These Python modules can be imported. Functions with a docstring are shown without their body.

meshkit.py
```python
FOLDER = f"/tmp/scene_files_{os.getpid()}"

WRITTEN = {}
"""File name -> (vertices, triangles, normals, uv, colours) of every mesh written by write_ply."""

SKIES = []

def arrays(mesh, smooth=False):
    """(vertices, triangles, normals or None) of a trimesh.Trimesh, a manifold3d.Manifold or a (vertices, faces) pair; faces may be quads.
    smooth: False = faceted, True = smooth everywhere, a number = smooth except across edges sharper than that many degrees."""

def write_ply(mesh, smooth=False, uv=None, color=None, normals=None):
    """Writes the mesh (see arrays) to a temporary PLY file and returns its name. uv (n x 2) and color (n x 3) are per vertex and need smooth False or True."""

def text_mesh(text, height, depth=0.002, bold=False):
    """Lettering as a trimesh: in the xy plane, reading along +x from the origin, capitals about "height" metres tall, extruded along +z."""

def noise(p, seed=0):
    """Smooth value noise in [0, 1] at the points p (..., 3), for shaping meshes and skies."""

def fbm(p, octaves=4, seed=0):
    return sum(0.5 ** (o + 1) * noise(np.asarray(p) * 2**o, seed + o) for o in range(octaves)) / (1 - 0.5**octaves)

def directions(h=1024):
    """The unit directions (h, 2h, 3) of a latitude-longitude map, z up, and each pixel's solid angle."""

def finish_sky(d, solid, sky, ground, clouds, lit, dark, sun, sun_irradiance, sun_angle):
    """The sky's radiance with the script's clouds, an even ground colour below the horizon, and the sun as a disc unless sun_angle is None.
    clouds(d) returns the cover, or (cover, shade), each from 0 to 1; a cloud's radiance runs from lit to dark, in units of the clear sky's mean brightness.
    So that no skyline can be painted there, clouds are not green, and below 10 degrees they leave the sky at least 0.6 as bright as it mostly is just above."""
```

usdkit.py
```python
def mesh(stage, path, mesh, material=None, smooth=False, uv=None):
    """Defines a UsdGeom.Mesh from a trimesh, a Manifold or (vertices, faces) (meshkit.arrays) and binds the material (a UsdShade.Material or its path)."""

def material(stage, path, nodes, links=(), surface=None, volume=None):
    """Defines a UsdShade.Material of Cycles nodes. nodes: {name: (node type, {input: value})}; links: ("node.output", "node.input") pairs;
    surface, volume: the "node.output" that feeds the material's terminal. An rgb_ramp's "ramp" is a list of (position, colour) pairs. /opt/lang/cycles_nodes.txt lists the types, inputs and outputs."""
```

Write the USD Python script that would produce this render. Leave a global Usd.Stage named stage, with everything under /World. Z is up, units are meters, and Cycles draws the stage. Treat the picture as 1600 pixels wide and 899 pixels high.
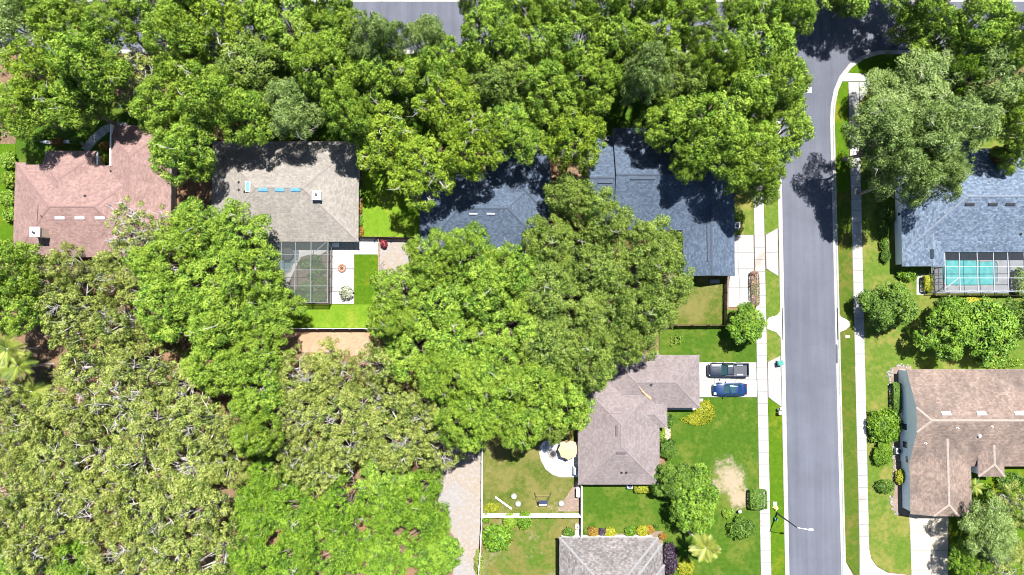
import math, random
import numpy as np, trimesh, usdkit, meshkit
import manifold3d as m3
from shapely.geometry import Polygon, LineString, box as sbox, Point
from shapely.ops import unary_union
from pxr import Usd, UsdGeom, UsdLux, UsdShade, Gf, Sdf, Vt

stage = Usd.Stage.CreateInMemory()
UsdGeom.SetStageUpAxis(stage, UsdGeom.Tokens.z)
UsdGeom.SetStageMetersPerUnit(stage, 1.0)
UsdGeom.Xform.Define(stage, '/World')
UsdGeom.Scope.Define(stage, '/World/Looks')
PI = math.pi

# ------------------------------------------------------------------ camera, sky, sun, exposure
FPX, DIST, NADIR = 1129.0, 105.0, 50.0            # focal length in photo pixels, metres to the ground point in the middle, pixels from there to the plumb point
TILT = math.atan(NADIR / FPX)
CAM = np.array([0.0, -DIST * math.sin(TILT), DIST * math.cos(TILT)])
SUN_AZ, SUN_EL = math.radians(23.0), math.radians(69.0)
SUN = np.array([math.cos(SUN_EL) * math.sin(SUN_AZ), math.cos(SUN_EL) * math.cos(SUN_AZ), math.sin(SUN_EL)])
EXPOSURE = 1.58

cam = UsdGeom.Camera.Define(stage, '/World/camera')
cam.CreateHorizontalApertureAttr(36.0)
cam.CreateVerticalApertureAttr(36.0 * 575 / 1024)
cam.CreateFocalLengthAttr(36.0 * FPX / 1600)
cam.CreateClippingRangeAttr(Gf.Vec2f(1.0, 2000.0))
cam.CreateExposureAttr(EXPOSURE)
cam.AddTranslateOp().Set(Gf.Vec3d(*CAM))
cam.AddRotateXOp().Set(math.degrees(TILT))

usdkit.material(stage, '/World/Looks/sky_look', {
    'sky': ('sky_texture', {'sky_type': 'single_scattering', 'sun_disc': False, 'aerosol_density': 0.4, 'ozone_density': 2.5, 'sun_elevation': SUN_EL, 'sun_rotation': SUN_AZ}),
    'bg': ('background_shader', {'strength': 0.06})}, [('sky.color', 'bg.color')], surface='bg.background')
dome = UsdLux.DomeLight.Define(stage, '/World/sky')
UsdShade.MaterialBindingAPI.Apply(dome.GetPrim()).Bind(UsdShade.Material.Get(stage, '/World/Looks/sky_look'))
dome.GetPrim().SetCustomDataByKey('kind', 'structure')
sun = UsdLux.DistantLight.Define(stage, '/World/sun')
sun.CreateNormalizeAttr(True)
sun.CreateIntensityAttr(1.25)
sun.CreateAngleAttr(0.53)
sun.CreateColorAttr(Gf.Vec3f(1.0, 0.982, 0.965))
zx = SUN / np.linalg.norm(SUN); xx = np.cross([0, 1, 0], zx); xx /= np.linalg.norm(xx); yx = np.cross(zx, xx)
sun.AddTransformOp().Set(Gf.Matrix4d(*xx, 0, *yx, 0, *zx, 0, 0, 0, 200, 1))


# ------------------------------------------------------------------ helpers
def W(u, v, z=0.0):
    """The world point at height z that the photograph shows at pixel (u, v) of 1600 x 899."""
    d = np.array([(u - 800) / FPX, -(v - 449.5) / FPX, -1.0])
    c, s = math.cos(TILT), math.sin(TILT)
    d = np.array([d[0], c * d[1] - s * d[2], s * d[1] + c * d[2]])
    t = (z - CAM[2]) / d[2]
    return CAM + t * d


def W2(u, v, z=0.0):
    return tuple(W(u, v, z)[:2])


used = {}


def numbered(parent, name):
    k = (parent, name)
    n = used.get(k, -1) + 1
    used[k] = n
    return name if n == 0 else f'{name}_{n:03d}'


def pth(p):
    return '/World' if p is None else str(p.GetPath())


def tag(prim, label=None, cat=None, group=None, kind=None):
    p = prim.GetPrim() if hasattr(prim, 'GetPrim') else prim
    for k, v in (('label', label), ('category', cat), ('group', group), ('kind', kind)):
        if v:
            p.SetCustomDataByKey(k, v)
    return p


def obj(name, mesh, mat, parent=None, smooth=False, uv=None, **kw):
    p = pth(parent)
    m = usdkit.mesh(stage, f'{p}/{numbered(p, name)}', mesh, mat, smooth=smooth, uv=uv)
    return tag(m.GetPrim(), **kw)


def thing(name, label, cat, loc=(0, 0, 0), rz=0.0, group=None, kind=None):
    x = UsdGeom.Xform.Define(stage, '/World/' + numbered('/World', name))
    if any(loc):
        x.AddTranslateOp().Set(Gf.Vec3d(*map(float, loc)))
    if rz:
        x.AddRotateZOp().Set(float(rz))
    return tag(x.GetPrim(), label, cat, group, kind)


def cat_(ms):
    return trimesh.util.concatenate([m for m in ms])


def bx(x0, y0, z0, x1, y1, z1):
    m = trimesh.creation.box((abs(x1 - x0), abs(y1 - y0), abs(z1 - z0)))
    m.apply_translation(((x0 + x1) / 2, (y0 + y1) / 2, (z0 + z1) / 2))
    return m


def rbox(sx, sy, sz, r=0.03, at=(0, 0, 0)):
    """A box with rounded edges, its base centre at 'at'."""
    p = []
    for a in (-1, 1):
        for b in (-1, 1):
            for c in (-1, 1):
                p.append(m3.Manifold.sphere(r, 8).translate([a * (sx / 2 - r), b * (sy / 2 - r), c * (sz / 2 - r)]))
    h = m3.Manifold.batch_hull(p).translate([at[0], at[1], at[2] + sz / 2])
    mm = h.to_mesh()
    return trimesh.Trimesh(mm.vert_properties[:, :3], mm.tri_verts, process=False)


def cyl(r, h, at=(0, 0, 0), n=16, r2=None):
    r2 = r if r2 is None else r2
    m = trimesh.creation.revolve([(0, 0), (r, 0), (r2, h), (0, h)], sections=n)
    m.apply_translation(at)
    return m


def tube(pts, rad, n=6):
    """A tapered tube through pts; rad a number or one per point."""
    p = np.asarray(pts, float)
    r = np.broadcast_to(np.asarray(rad, float), (len(p),))
    t = np.gradient(p, axis=0)
    t /= np.linalg.norm(t, axis=1, keepdims=True) + 1e-12
    a = np.cross(t, np.where(np.abs(t[:, 2:]) < 0.9, [[0, 0, 1.0]], [[1.0, 0, 0]]))
    a /= np.linalg.norm(a, axis=1, keepdims=True) + 1e-12
    b = np.cross(t, a)
    ang = np.arange(n) * 2 * PI / n
    v = p[:, None] + r[:, None, None] * (np.cos(ang)[None, :, None] * a[:, None] + np.sin(ang)[None, :, None] * b[:, None])
    i, j = np.meshgrid(np.arange(len(p) - 1), np.arange(n), indexing='ij')
    q = np.stack([i * n + j, i * n + (j + 1) % n, (i + 1) * n + (j + 1) % n, (i + 1) * n + j], -1).reshape(-1, 4)
    f = np.vstack([q[:, [0, 1, 2]], q[:, [0, 2, 3]]])
    k = np.arange(1, n - 1)
    c0 = np.stack([0 * k, k + 1, k], 1)
    c1 = np.stack([0 * k, k, k + 1], 1) + (len(p) - 1) * n
    return trimesh.Trimesh(v.reshape(-1, 3), np.vstack([f, c0, c1]), process=False)


def prism(poly, z0, z1):
    """A shapely polygon as a prism."""
    if not poly.is_valid:
        poly = poly.buffer(0)
    ms = [trimesh.creation.extrude_polygon(g, z1 - z0, engine='earcut') for g in getattr(poly, 'geoms', [poly]) if g.area > 1e-4]
    m = cat_(ms)
    m.apply_translation((0, 0, z0))
    return m


def ppoly(pts, z=0.0):
    return Polygon([W2(u, v, z) for u, v in pts])


def smoothed(poly, r):
    return poly.buffer(r).buffer(-2 * r).buffer(r)


def mtm(man):
    mm = man.to_mesh()
    return trimesh.Trimesh(mm.vert_properties[:, :3], mm.tri_verts, process=False)


# ------------------------------------------------------------------ material graphs
class Graph:
    def __init__(s):
        s.n, s.l = {}, []

    def __call__(s, kind, **inp):
        name = f'{kind}_{len(s.n)}'
        vals = {}
        for k, v in inp.items():
            if isinstance(v, Out):
                s.l.append((f'{v.n}.{v.o}', f'{name}.{k}'))
            else:
                vals[k] = v
        s.n[name] = (kind, vals)
        return Node(name)

    def done(s, name, surf):
        return usdkit.material(stage, '/World/Looks/' + name, s.n, s.l, surface=f'{surf.n}.{surf.o}')


class Node:
    def __init__(s, n):
        s.n_ = n

    def __getattr__(s, o):
        return Out(s.n_, o)


class Out:
    def __init__(s, n, o):
        s.n, s.o = n, o


def noise(g, vec, scale, detail=3.0, rough=0.55, dist=0.0):
    return g('noise_texture', vector=vec, scale=scale, detail=detail, roughness=rough, distortion=dist).fac


def ramp(g, fac, stops, interp=True):
    return g('rgb_ramp', fac=fac, ramp=stops, interpolate=interp).color


def mixc(g, fac, a, b, mode='mix'):
    return g('mix', mix_type=mode, fac=fac, color1=a, color2=b).color


def step(g, v, lo, hi):
    return g('map_range', range_type='smoothstep', value=v, from_min=lo, from_max=hi, to_min=0.0, to_max=1.0, clamp=True).result


def simple(name, col, rough=0.6, var=0.12, scale=3.0, metallic=0.0, bump=0.0, spec=0.4, coat=0.0):
    g = Graph()
    pos = g('geometry').position
    f = noise(g, pos, scale, 4.0, 0.6)
    lo = tuple(c * (1 - var) for c in col)
    hi = tuple(min(1, c * (1 + var)) for c in col)
    c = ramp(g, f, [(0.3, lo), (0.7, hi)])
    kw = dict(base_color=c, roughness=rough, metallic=metallic, specular_ior_level=spec, coat_weight=coat)
    if bump:
        kw['normal'] = g('bump', height=noise(g, pos, scale * 12, 3.0), strength=bump, distance=0.02).normal
    return g.done(name, g('principled_bsdf', **kw).BSDF)


M = {}
M['white'] = simple('white_paint', (0.78, 0.78, 0.76), 0.45, 0.05)
M['vinyl'] = simple('white_vinyl', (0.74, 0.74, 0.72), 0.4, 0.06)
M['stucco'] = simple('pale_stucco', (0.68, 0.68, 0.66), 0.85, 0.06, 2.0, bump=0.15)
M['stucco_tan'] = simple('tan_stucco', (0.45, 0.36, 0.28), 0.85, 0.08, 2.0, bump=0.15)
M['fascia'] = simple('white_fascia', (0.62, 0.6, 0.57), 0.5, 0.08)
M['fascia_dark'] = simple('dark_fascia', (0.12, 0.11, 0.1), 0.5, 0.08)
M['metal'] = simple('grey_metal', (0.36, 0.38, 0.4), 0.4, 0.08, metallic=0.6)
M['dark_metal'] = simple('dark_metal', (0.03, 0.03, 0.033), 0.45, 0.1, metallic=0.3)
M['bed_grey'] = simple('bed_liner', (0.035, 0.038, 0.045), 0.7, 0.1)
M['black'] = simple('black_rubber', (0.012, 0.012, 0.013), 0.7, 0.1)
M['plastic_grey'] = simple('grey_plastic', (0.22, 0.23, 0.24), 0.5, 0.08)
M['teal'] = simple('teal_plastic', (0.012, 0.15, 0.12), 0.4, 0.1)
M['utility_green'] = simple('utility_green', (0.06, 0.14, 0.1), 0.5, 0.1)
M['wood_dark'] = simple('dark_timber', (0.07, 0.045, 0.032), 0.8, 0.35, 5.0)
M['wood_tan'] = simple('tan_timber', (0.28, 0.19, 0.12), 0.8, 0.3, 5.0)
M['tan_canvas'] = simple('tan_canvas', (0.42, 0.27, 0.15), 0.9, 0.1)
M['navy'] = simple('navy_fabric', (0.012, 0.018, 0.05), 0.8, 0.2)
M['yellow_paint'] = simple('faded_yellow', (0.55, 0.48, 0.16), 0.6, 0.15)
M['brick'] = simple('red_brick', (0.28, 0.12, 0.08), 0.85, 0.3, 6.0)
M['stone'] = simple('pale_stone', (0.19, 0.175, 0.155), 0.85, 0.4, 4.0, bump=0.3)
M['clay_mulch'] = simple('red_mulch', (0.42, 0.07, 0.03), 0.95, 0.4, 6.0, bump=0.4)
M['solar_blue'] = simple('skylight_blue', (0.1, 0.22, 0.34), 0.15, 0.2)
M['mauve_vent'] = simple('mauve_vent', (0.1, 0.07, 0.075), 0.5, 0.1)
M['pink_vent'] = simple('pink_vent', (0.5, 0.4, 0.4), 0.5, 0.08)


def glass_dark(name, col=(0.02, 0.03, 0.035)):
    g = Graph()
    return g.done(name, g('principled_bsdf', base_color=col, roughness=0.06, specular_ior_level=0.8).BSDF)


M['window'] = glass_dark('window_glass')
M['car_glass'] = glass_dark('car_glass', (0.02, 0.05, 0.055))


def paint(name, col, flake=0.3):
    g = Graph()
    pos = g('geometry').position
    c = ramp(g, noise(g, pos, 2.0, 2.0), [(0.3, tuple(0.9 * x for x in col)), (0.7, tuple(1.1 * x for x in col))])
    return g.done(name, g('principled_bsdf', base_color=c, roughness=0.32, metallic=flake, coat_weight=0.8, coat_roughness=0.06).BSDF)


M['truck_paint'] = paint('truck_paint', (0.008, 0.012, 0.022), 0.15)
M['car_paint'] = paint('car_paint', (0.001, 0.018, 0.075), 0.25)
M['red_car'] = paint('red_car_paint', (0.3, 0.02, 0.02), 0.2)
M['lamp_glass'] = simple('lamp_glass', (0.6, 0.62, 0.62), 0.1, 0.04)
M['tail'] = simple('tail_glass', (0.25, 0.01, 0.01), 0.15, 0.04)


def asphalt():
    g = Graph()
    pos = g('geometry').position
    big = noise(g, pos, 0.12, 4.0, 0.6)
    st = g('mapping', vector=pos, scale=(0.9, 0.03, 1.0)).vector
    streak = noise(g, st, 1.0, 3.0, 0.6)
    fine = noise(g, pos, 9.0, 4.0, 0.75)
    c = ramp(g, big, [(0.3, (0.06776, 0.07156, 0.08624)), (0.7, (0.09086, 0.09516, 0.1133))])
    c = mixc(g, 0.55, c, ramp(g, streak, [(0.25, (0.62, 0.62, 0.64)), (0.75, (1.2, 1.2, 1.2))]), 'multiply')
    c = mixc(g, 0.6, c, ramp(g, fine, [(0.2, (0.6, 0.6, 0.62)), (0.8, (1.3, 1.3, 1.3))]), 'multiply')
    sp = step(g, noise(g, g('mapping', vector=pos, scale=(1.0, .55, 1.0)).vector, 0.55, 4.0, 0.55), 0.7, 0.76)
    c = mixc(g, g('math', math_type='multiply', value1=sp, value2=.45).value, c, (0.04, 0.042, 0.048))
    b = g('bump', height=fine, strength=0.3, distance=0.02).normal
    return g.done('asphalt', g('principled_bsdf', base_color=c, roughness=0.9, normal=b, specular_ior_level=0.25).BSDF)


def mixv(g, pos, amt):
    n = g('noise_texture', vector=pos, scale=0.7, detail=2.0).color
    return g('vector_math', math_type='multiply_add', vector1=n, vector2=(amt, amt, amt), vector3=pos).vector


def concrete(name, lo, hi, stain=(0.2, 0.18, 0.155), amount=0.55):
    g = Graph()
    pos = g('geometry').position
    c = ramp(g, noise(g, pos, 0.9, 5.0, 0.65), [(0.3, lo), (0.7, hi)])
    rnd = g('object_info').random
    c = mixc(g, 0.5, c, ramp(g, noise(g, pos, 8.0, 3.0, 0.7), [(0.25, (0.8, 0.8, 0.8)), (0.75, (1.12, 1.12, 1.12))]), 'multiply')
    s = step(g, noise(g, pos, 0.35, 5.0, 0.7, 0.5), amount, amount + 0.16)
    c = mixc(g, s, c, stain)
    b = g('bump', height=noise(g, pos, 25.0, 2.0), strength=0.15, distance=0.01).normal
    return g.done(name, g('principled_bsdf', base_color=c, roughness=0.85, normal=b, specular_ior_level=0.25).BSDF)


M['asphalt'] = asphalt()
M['concrete'] = concrete('concrete', (0.36, 0.345, 0.32), (0.47, 0.455, 0.43))
M['concrete_kerb'] = concrete('kerb_concrete', (0.22, 0.21, 0.19), (0.32, 0.305, 0.28), (0.16, 0.14, 0.12), 0.55)
M['deck'] = concrete('pool_deck', (0.4, 0.38, 0.35), (0.5, 0.48, 0.45), (0.3, 0.27, 0.23), 0.66)
M['deck_grey'] = concrete('grey_deck', (0.16, 0.17, 0.18), (0.23, 0.24, 0.25))


def lawn(name, green, green2, dry, amount=0.55, soil=None, soil_amount=0.7, spots=(), scale=0.25):
    g = Graph()
    pos = g('geometry').position
    n1 = noise(g, pos, scale, 5.0, 0.62, 0.4)
    n2 = noise(g, pos, 1.6, 5.0, 0.7)
    n3 = noise(g, pos, 14.0, 3.0, 0.75)
    c = ramp(g, n2, [(0.28, green), (0.72, green2)])
    d = step(g, g('math', math_type='multiply_add', value1=n2, value2=0.45, value3=n1).value, amount + 0.12, amount + 0.42)
    c = mixc(g, d, c, dry)
    if soil:
        s = step(g, g('math', math_type='multiply_add', value1=n2, value2=0.5, value3=noise(g, g('mapping', vector=pos, location=(31.0, 17.0, 0)).vector, scale * 0.8, 5.0, 0.65)).value, soil_amount + 0.15, soil_amount + 0.33)
        c = mixc(g, s, c, soil)
    for (x, y, r, col) in spots:
        dist = g('vector_math', math_type='distance', vector1=pos, vector2=(x, y, 0.1)).value
        w = g('math', math_type='multiply_add', value1=g('math', math_type='subtract', value1=n1, value2=0.5).value, value2=r * 2.6, value3=dist).value
        w = g('math', math_type='multiply_add', value1=g('math', math_type='subtract', value1=n2, value2=0.5).value, value2=r * 2.0, value3=w).value
        c = mixc(g, g('math', math_type='multiply', value1=step(g, w, r * 1.35, r * 0.45), value2=.92).value, c, col)
    c = mixc(g, 0.75, c, ramp(g, n3, [(0.22, (0.5, 0.52, 0.5)), (0.78, (1.45, 1.42, 1.4))]), 'multiply')
    b = g('bump', height=n3, strength=0.6, distance=0.06).normal
    return g.done(name, g('principled_bsdf', base_color=c, roughness=0.95, normal=b, specular_ior_level=0.1).BSDF)


DRY = (0.2, 0.17, 0.055)
SOIL = (0.25, 0.19, 0.13)
bp = W(1138, 752, 0.1); bp2 = W(1152, 778, 0.1)
M['lawn_front'] = lawn('lawn_front', (0.02398, 0.06039, 0.004036), (0.04635, 0.08807, 0.006727), (0.07992, 0.1007, 0.0148), 0.54,
                       spots=[(bp[0], bp[1], 2.3, (0.24, 0.19, 0.13)), (bp2[0], bp2[1], 1.6, (0.25, 0.19, 0.13))])
M['lawn_lush'] = lawn('lawn_lush', (0.0287, 0.07612, 0.002182), (0.0615, 0.1087, 0.003818), (0.1025, 0.1126, 0.007636), 0.58)
M['lawn_bright'] = lawn('lawn_bright', (0.06, 0.125, 0.006), (0.11, 0.175, 0.012), (0.155, 0.175, 0.02), 0.58)
M['lawn_yard'] = lawn('lawn_yard', (0.0372, 0.0647, 0.006545), (0.0651, 0.08252, 0.012), (0.1116, 0.1023, 0.03), 0.44, (0.1426, 0.1221, 0.06545), 0.68)
M['lawn_patchy'] = lawn('lawn_patchy', (0.03857, 0.0801, 0.006736), (0.0665, 0.09612, 0.01235), (0.113, 0.09612, 0.02807), 0.46, (0.133, 0.1242, 0.06175), 0.62)
M['lawn_right'] = lawn('lawn_right', (0.045, 0.088, 0.009), (0.085, 0.12, 0.016), (0.14, 0.13, 0.032), 0.52, (0.19, 0.14, 0.075), 0.84)
M['lawn_verge'] = lawn('lawn_verge', (0.03145, 0.06602, 0.004773), (0.0612, 0.08252, 0.009545), (0.102, 0.08252, 0.02045), 0.56, (0.18, 0.13, 0.08), 0.8)


def litter(name, a, b, c_, dark=0.45):
    g = Graph()
    pos = g('geometry').position
    n1 = noise(g, pos, 0.14, 5.0, 0.6, 0.6)
    n2 = noise(g, pos, 2.2, 5.0, 0.75)
    n3 = noise(g, pos, 12.0, 3.0, 0.8)
    c = mixc(g, step(g, n1, 0.35, 0.65), a, b)
    c = mixc(g, step(g, n2, 0.45, 0.68), c, c_)
    c = mixc(g, 0.8, c, ramp(g, n3, [(0.2, (dark, dark, dark)), (0.8, (1.4, 1.4, 1.4))]), 'multiply')
    bm = g('bump', height=n2, strength=0.6, distance=0.1).normal
    return g.done(name, g('principled_bsdf', base_color=c, roughness=0.95, normal=bm, specular_ior_level=0.1).BSDF)


M['litter'] = litter('leaf_litter', (0.16, 0.09, 0.048), (0.1, 0.072, 0.045), (0.2, 0.125, 0.072))
M['sand'] = litter('sandy_soil', (0.175, 0.163, 0.153), (0.19, 0.152, 0.114), (0.21, 0.196, 0.184), 0.75)
M['clay'] = litter('orange_sand', (0.25, 0.155, 0.095), (0.28, 0.19, 0.12), (0.22, 0.13, 0.08), 0.65)
M['mulch'] = litter('brown_mulch', (0.17, 0.125, 0.1), (0.14, 0.1, 0.07), (0.21, 0.16, 0.125), 0.5)


def shingle(name, c1, c2, c3, bw=0.36, rh=0.24, blot=0.5, streak=0.35, moss=None):
    """Roof shingles: uv runs along the eave and up the slope, in metres."""
    g = Graph()
    uv = g('texture_coordinate').UV
    pos = g('geometry').position
    br = g('brick_texture', vector=uv, scale=1.0, brick_width=bw, row_height=rh, mortar_size=0.012, mortar_smooth=0.3, color1=(0, 0, 0), color2=(1, 1, 1), mortar=(0.15, 0.15, 0.15), bias=0.0)
    c = ramp(g, br.color, [(0.0, c1), (0.5, c2), (1.0, c3)])
    vo = g('voronoi_texture', vector=g('mapping', vector=uv, scale=(3.4, 4.4, 1.0)).vector, scale=1.0).color
    c = mixc(g, blot, c, ramp(g, g('separate_color', color=vo).r, [(0.0, (0.62, 0.62, 0.62)), (1.0, (1.35, 1.35, 1.35))]), 'multiply')
    s = noise(g, g('mapping', vector=uv, scale=(0.9, 0.22, 1.0)).vector, 1.0, 5.0, 0.7)
    c = mixc(g, streak, c, ramp(g, s, [(0.25, (0.6, 0.6, 0.6)), (0.75, (1.3, 1.3, 1.3))]), 'multiply')
    c = mixc(g, 0.6, c, ramp(g, noise(g, pos, 0.3, 4.0), [(0.25, (0.8, 0.8, 0.8)), (0.75, (1.15, 1.15, 1.15))]), 'multiply')
    if moss:
        c = mixc(g, g('math', math_type='multiply', value1=step(g, noise(g, pos, 0.2, 6.0, 0.75), 0.4, 0.72), value2=.85).value, c, moss)
    b = g('bump', height=br.fac, strength=0.5, distance=0.02, invert=True).normal
    return g.done(name, g('principled_bsdf', base_color=c, roughness=0.9, normal=b, specular_ior_level=0.2).BSDF)


M['roof_red'] = shingle('red_shingle', (0.161, 0.1019, 0.08937), (0.1886, 0.1203, 0.1048), (0.2162, 0.1407, 0.1233), blot=0.25, streak=0.45)
M['roof_beige'] = shingle('beige_shingle', (0.1597, 0.1436, 0.1245), (0.184, 0.1662, 0.1431), (0.2093, 0.1888, 0.1627), blot=0.25, streak=0.35)
M['roof_blue'] = shingle('slate_shingle', (0.04, 0.05417, 0.07636), (0.0536, 0.07223, 0.1012), (0.0704, 0.0939, 0.1279), blot=0.3, streak=0.2)
M['roof_mauve'] = shingle('mauve_shingle', (0.1333, 0.1094, 0.1054), (0.1531, 0.1264, 0.1209), (0.172, 0.1435, 0.1382), blot=0.22, streak=0.25)
M['roof_grey'] = shingle('grey_shingle', (0.0918, 0.0816, 0.07644), (0.1296, 0.1163, 0.1088), (0.1674, 0.151, 0.1411), blot=0.5, streak=0.15)
M['roof_pale'] = shingle('pale_slate_shingle', (0.0576, 0.07759, 0.1064), (0.0864, 0.1128, 0.1514), (0.1184, 0.1509, 0.1947), blot=0.5, streak=0.15)
M['roof_tan'] = shingle('tan_shingle', (0.1379, 0.09982, 0.07985), (0.1709, 0.1254, 0.1009), (0.204, 0.152, 0.1231), blot=0.35, streak=0.6, moss=(0.0735, 0.05916, 0.052))


def cap_of(name, col):
    return simple(name, col, 0.9, 0.2, 4.0)


M['cap_red'] = cap_of('cap_red', (0.165, 0.1, 0.09))
M['cap_beige'] = cap_of('cap_beige', (0.175, 0.152, 0.138))
M['cap_blue'] = cap_of('cap_blue', (0.04, 0.052, 0.072))
M['cap_mauve'] = cap_of('cap_mauve', (0.15, 0.127, 0.124))
M['cap_grey'] = cap_of('cap_grey', (0.165, 0.158, 0.155))
M['cap_pale'] = cap_of('cap_pale', (0.115, 0.135, 0.165))
M['cap_tan'] = cap_of('cap_tan', (0.24, 0.19, 0.16))


def water(name, a, b):
    g = Graph()
    pos = g('geometry').position
    v = g('voronoi_texture', vector=mixv(g, pos, 0.5), feature='smooth_f1', scale=1.6).distance
    c = ramp(g, v, [(0.1, a), (0.7, b)])
    bm = g('bump', height=noise(g, pos, 2.5, 2.0), strength=0.15, distance=0.05).normal
    return g.done(name, g('principled_bsdf', base_color=c, roughness=0.04, normal=bm, specular_ior_level=0.5).BSDF)


M['pool'] = water('pool_water', (0.05, 0.22, 0.215), (0.085, 0.29, 0.28))
M['pond'] = water('pond_water', (0.09, 0.14, 0.17), (0.12, 0.18, 0.2))


def screen(name, col, op):
    g = Graph()
    a = g('transparent_bsdf', color=(1, 1, 1)).BSDF
    b = g('diffuse_bsdf', color=col).BSDF
    return g.done(name, g('mix_closure', fac=op, closure1=a, closure2=b).closure)


M['screen'] = screen('insect_screen', (0.07, 0.08, 0.075), 0.27)
M['screen_light'] = screen('insect_screen_light', (0.06, 0.06, 0.06), 0.12)


def foliage(name, dark, mid, light, hue=None, trans=0.14, spread=0.5):
    g = Graph()
    pos = g('geometry').position
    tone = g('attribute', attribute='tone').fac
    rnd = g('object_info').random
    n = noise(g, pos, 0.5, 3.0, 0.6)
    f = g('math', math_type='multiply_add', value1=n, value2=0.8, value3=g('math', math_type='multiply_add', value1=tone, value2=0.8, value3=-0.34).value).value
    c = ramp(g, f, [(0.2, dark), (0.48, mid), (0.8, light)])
    if hue:
        hf = g('math', math_type='multiply_add', value1=step(g, noise(g, pos, 0.33, 3.0, 0.6), 0.42, 0.62), value2=0.6, value3=g('math', math_type='multiply', value1=rnd, value2=0.4).value).value
        c = mixc(g, hf, c, mixc(g, spread, c, hue))
    p = g('principled_bsdf', base_color=c, roughness=0.5, specular_ior_level=0.3).BSDF
    t = g('translucent_bsdf', color=mixc(g, 0.5, c, (1.5, 1.7, 0.9), 'multiply')).BSDF
    return g.done(name, g('mix_closure', fac=trans, closure1=p, closure2=t).closure)


M['leaf_bright'] = foliage('leaf_bright', (0.028, 0.082, 0.008), (0.122, 0.235, 0.02), (0.3, 0.41, 0.05), (0.15, 0.215, 0.014), spread=.7)
M['leaf_yellow'] = foliage('leaf_yellow', (0.0405, 0.0882, 0.0065), (0.144, 0.2303, 0.013), (0.279, 0.3528, 0.0286), (0.153, 0.245, 0.0156))
M['leaf_olive'] = foliage('leaf_olive', (0.03, 0.06, 0.008), (0.14, 0.195, 0.028), (0.33, 0.365, 0.09), (0.2, 0.215, 0.035))
M['leaf_grey'] = foliage('leaf_grey', (0.035, 0.075, 0.013), (0.125, 0.2, 0.042), (0.28, 0.36, 0.12), (0.17, 0.235, 0.045))
M['leaf_lime'] = foliage('leaf_lime', (0.018, 0.062, 0.003), (0.082, 0.178, 0.009), (0.2, 0.31, 0.022), (0.12, 0.2, 0.01))
M['leaf_dark'] = foliage('leaf_dark', (0.018, 0.05, 0.005), (0.055, 0.12, 0.01), (0.15, 0.23, 0.025), (0.09, 0.165, 0.018))
M['leaf_fresh'] = foliage('leaf_fresh', (0.018, 0.058, 0.004), (0.075, 0.175, 0.009), (0.2, 0.315, 0.026), (0.12, 0.19, 0.012))
M['leaf_oak'] = foliage('leaf_oak', (0.024, 0.058, 0.007), (0.095, 0.162, 0.02), (0.24, 0.31, 0.055), (0.14, 0.185, 0.018))
M['leaf_chartreuse'] = foliage('leaf_chartreuse', (0.13, 0.16, 0.008), (0.23, 0.24, 0.012), (0.32, 0.31, 0.02))
M['leaf_orange'] = foliage('leaf_orange', (0.12, 0.06, 0.012), (0.24, 0.12, 0.015), (0.3, 0.22, 0.03))
M['leaf_red'] = foliage('leaf_red', (0.1, 0.012, 0.02), (0.28, 0.03, 0.05), (0.38, 0.1, 0.1))
M['leaf_purple'] = foliage('leaf_purple', (0.014, 0.008, 0.016), (0.035, 0.018, 0.032), (0.09, 0.06, 0.08))
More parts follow.
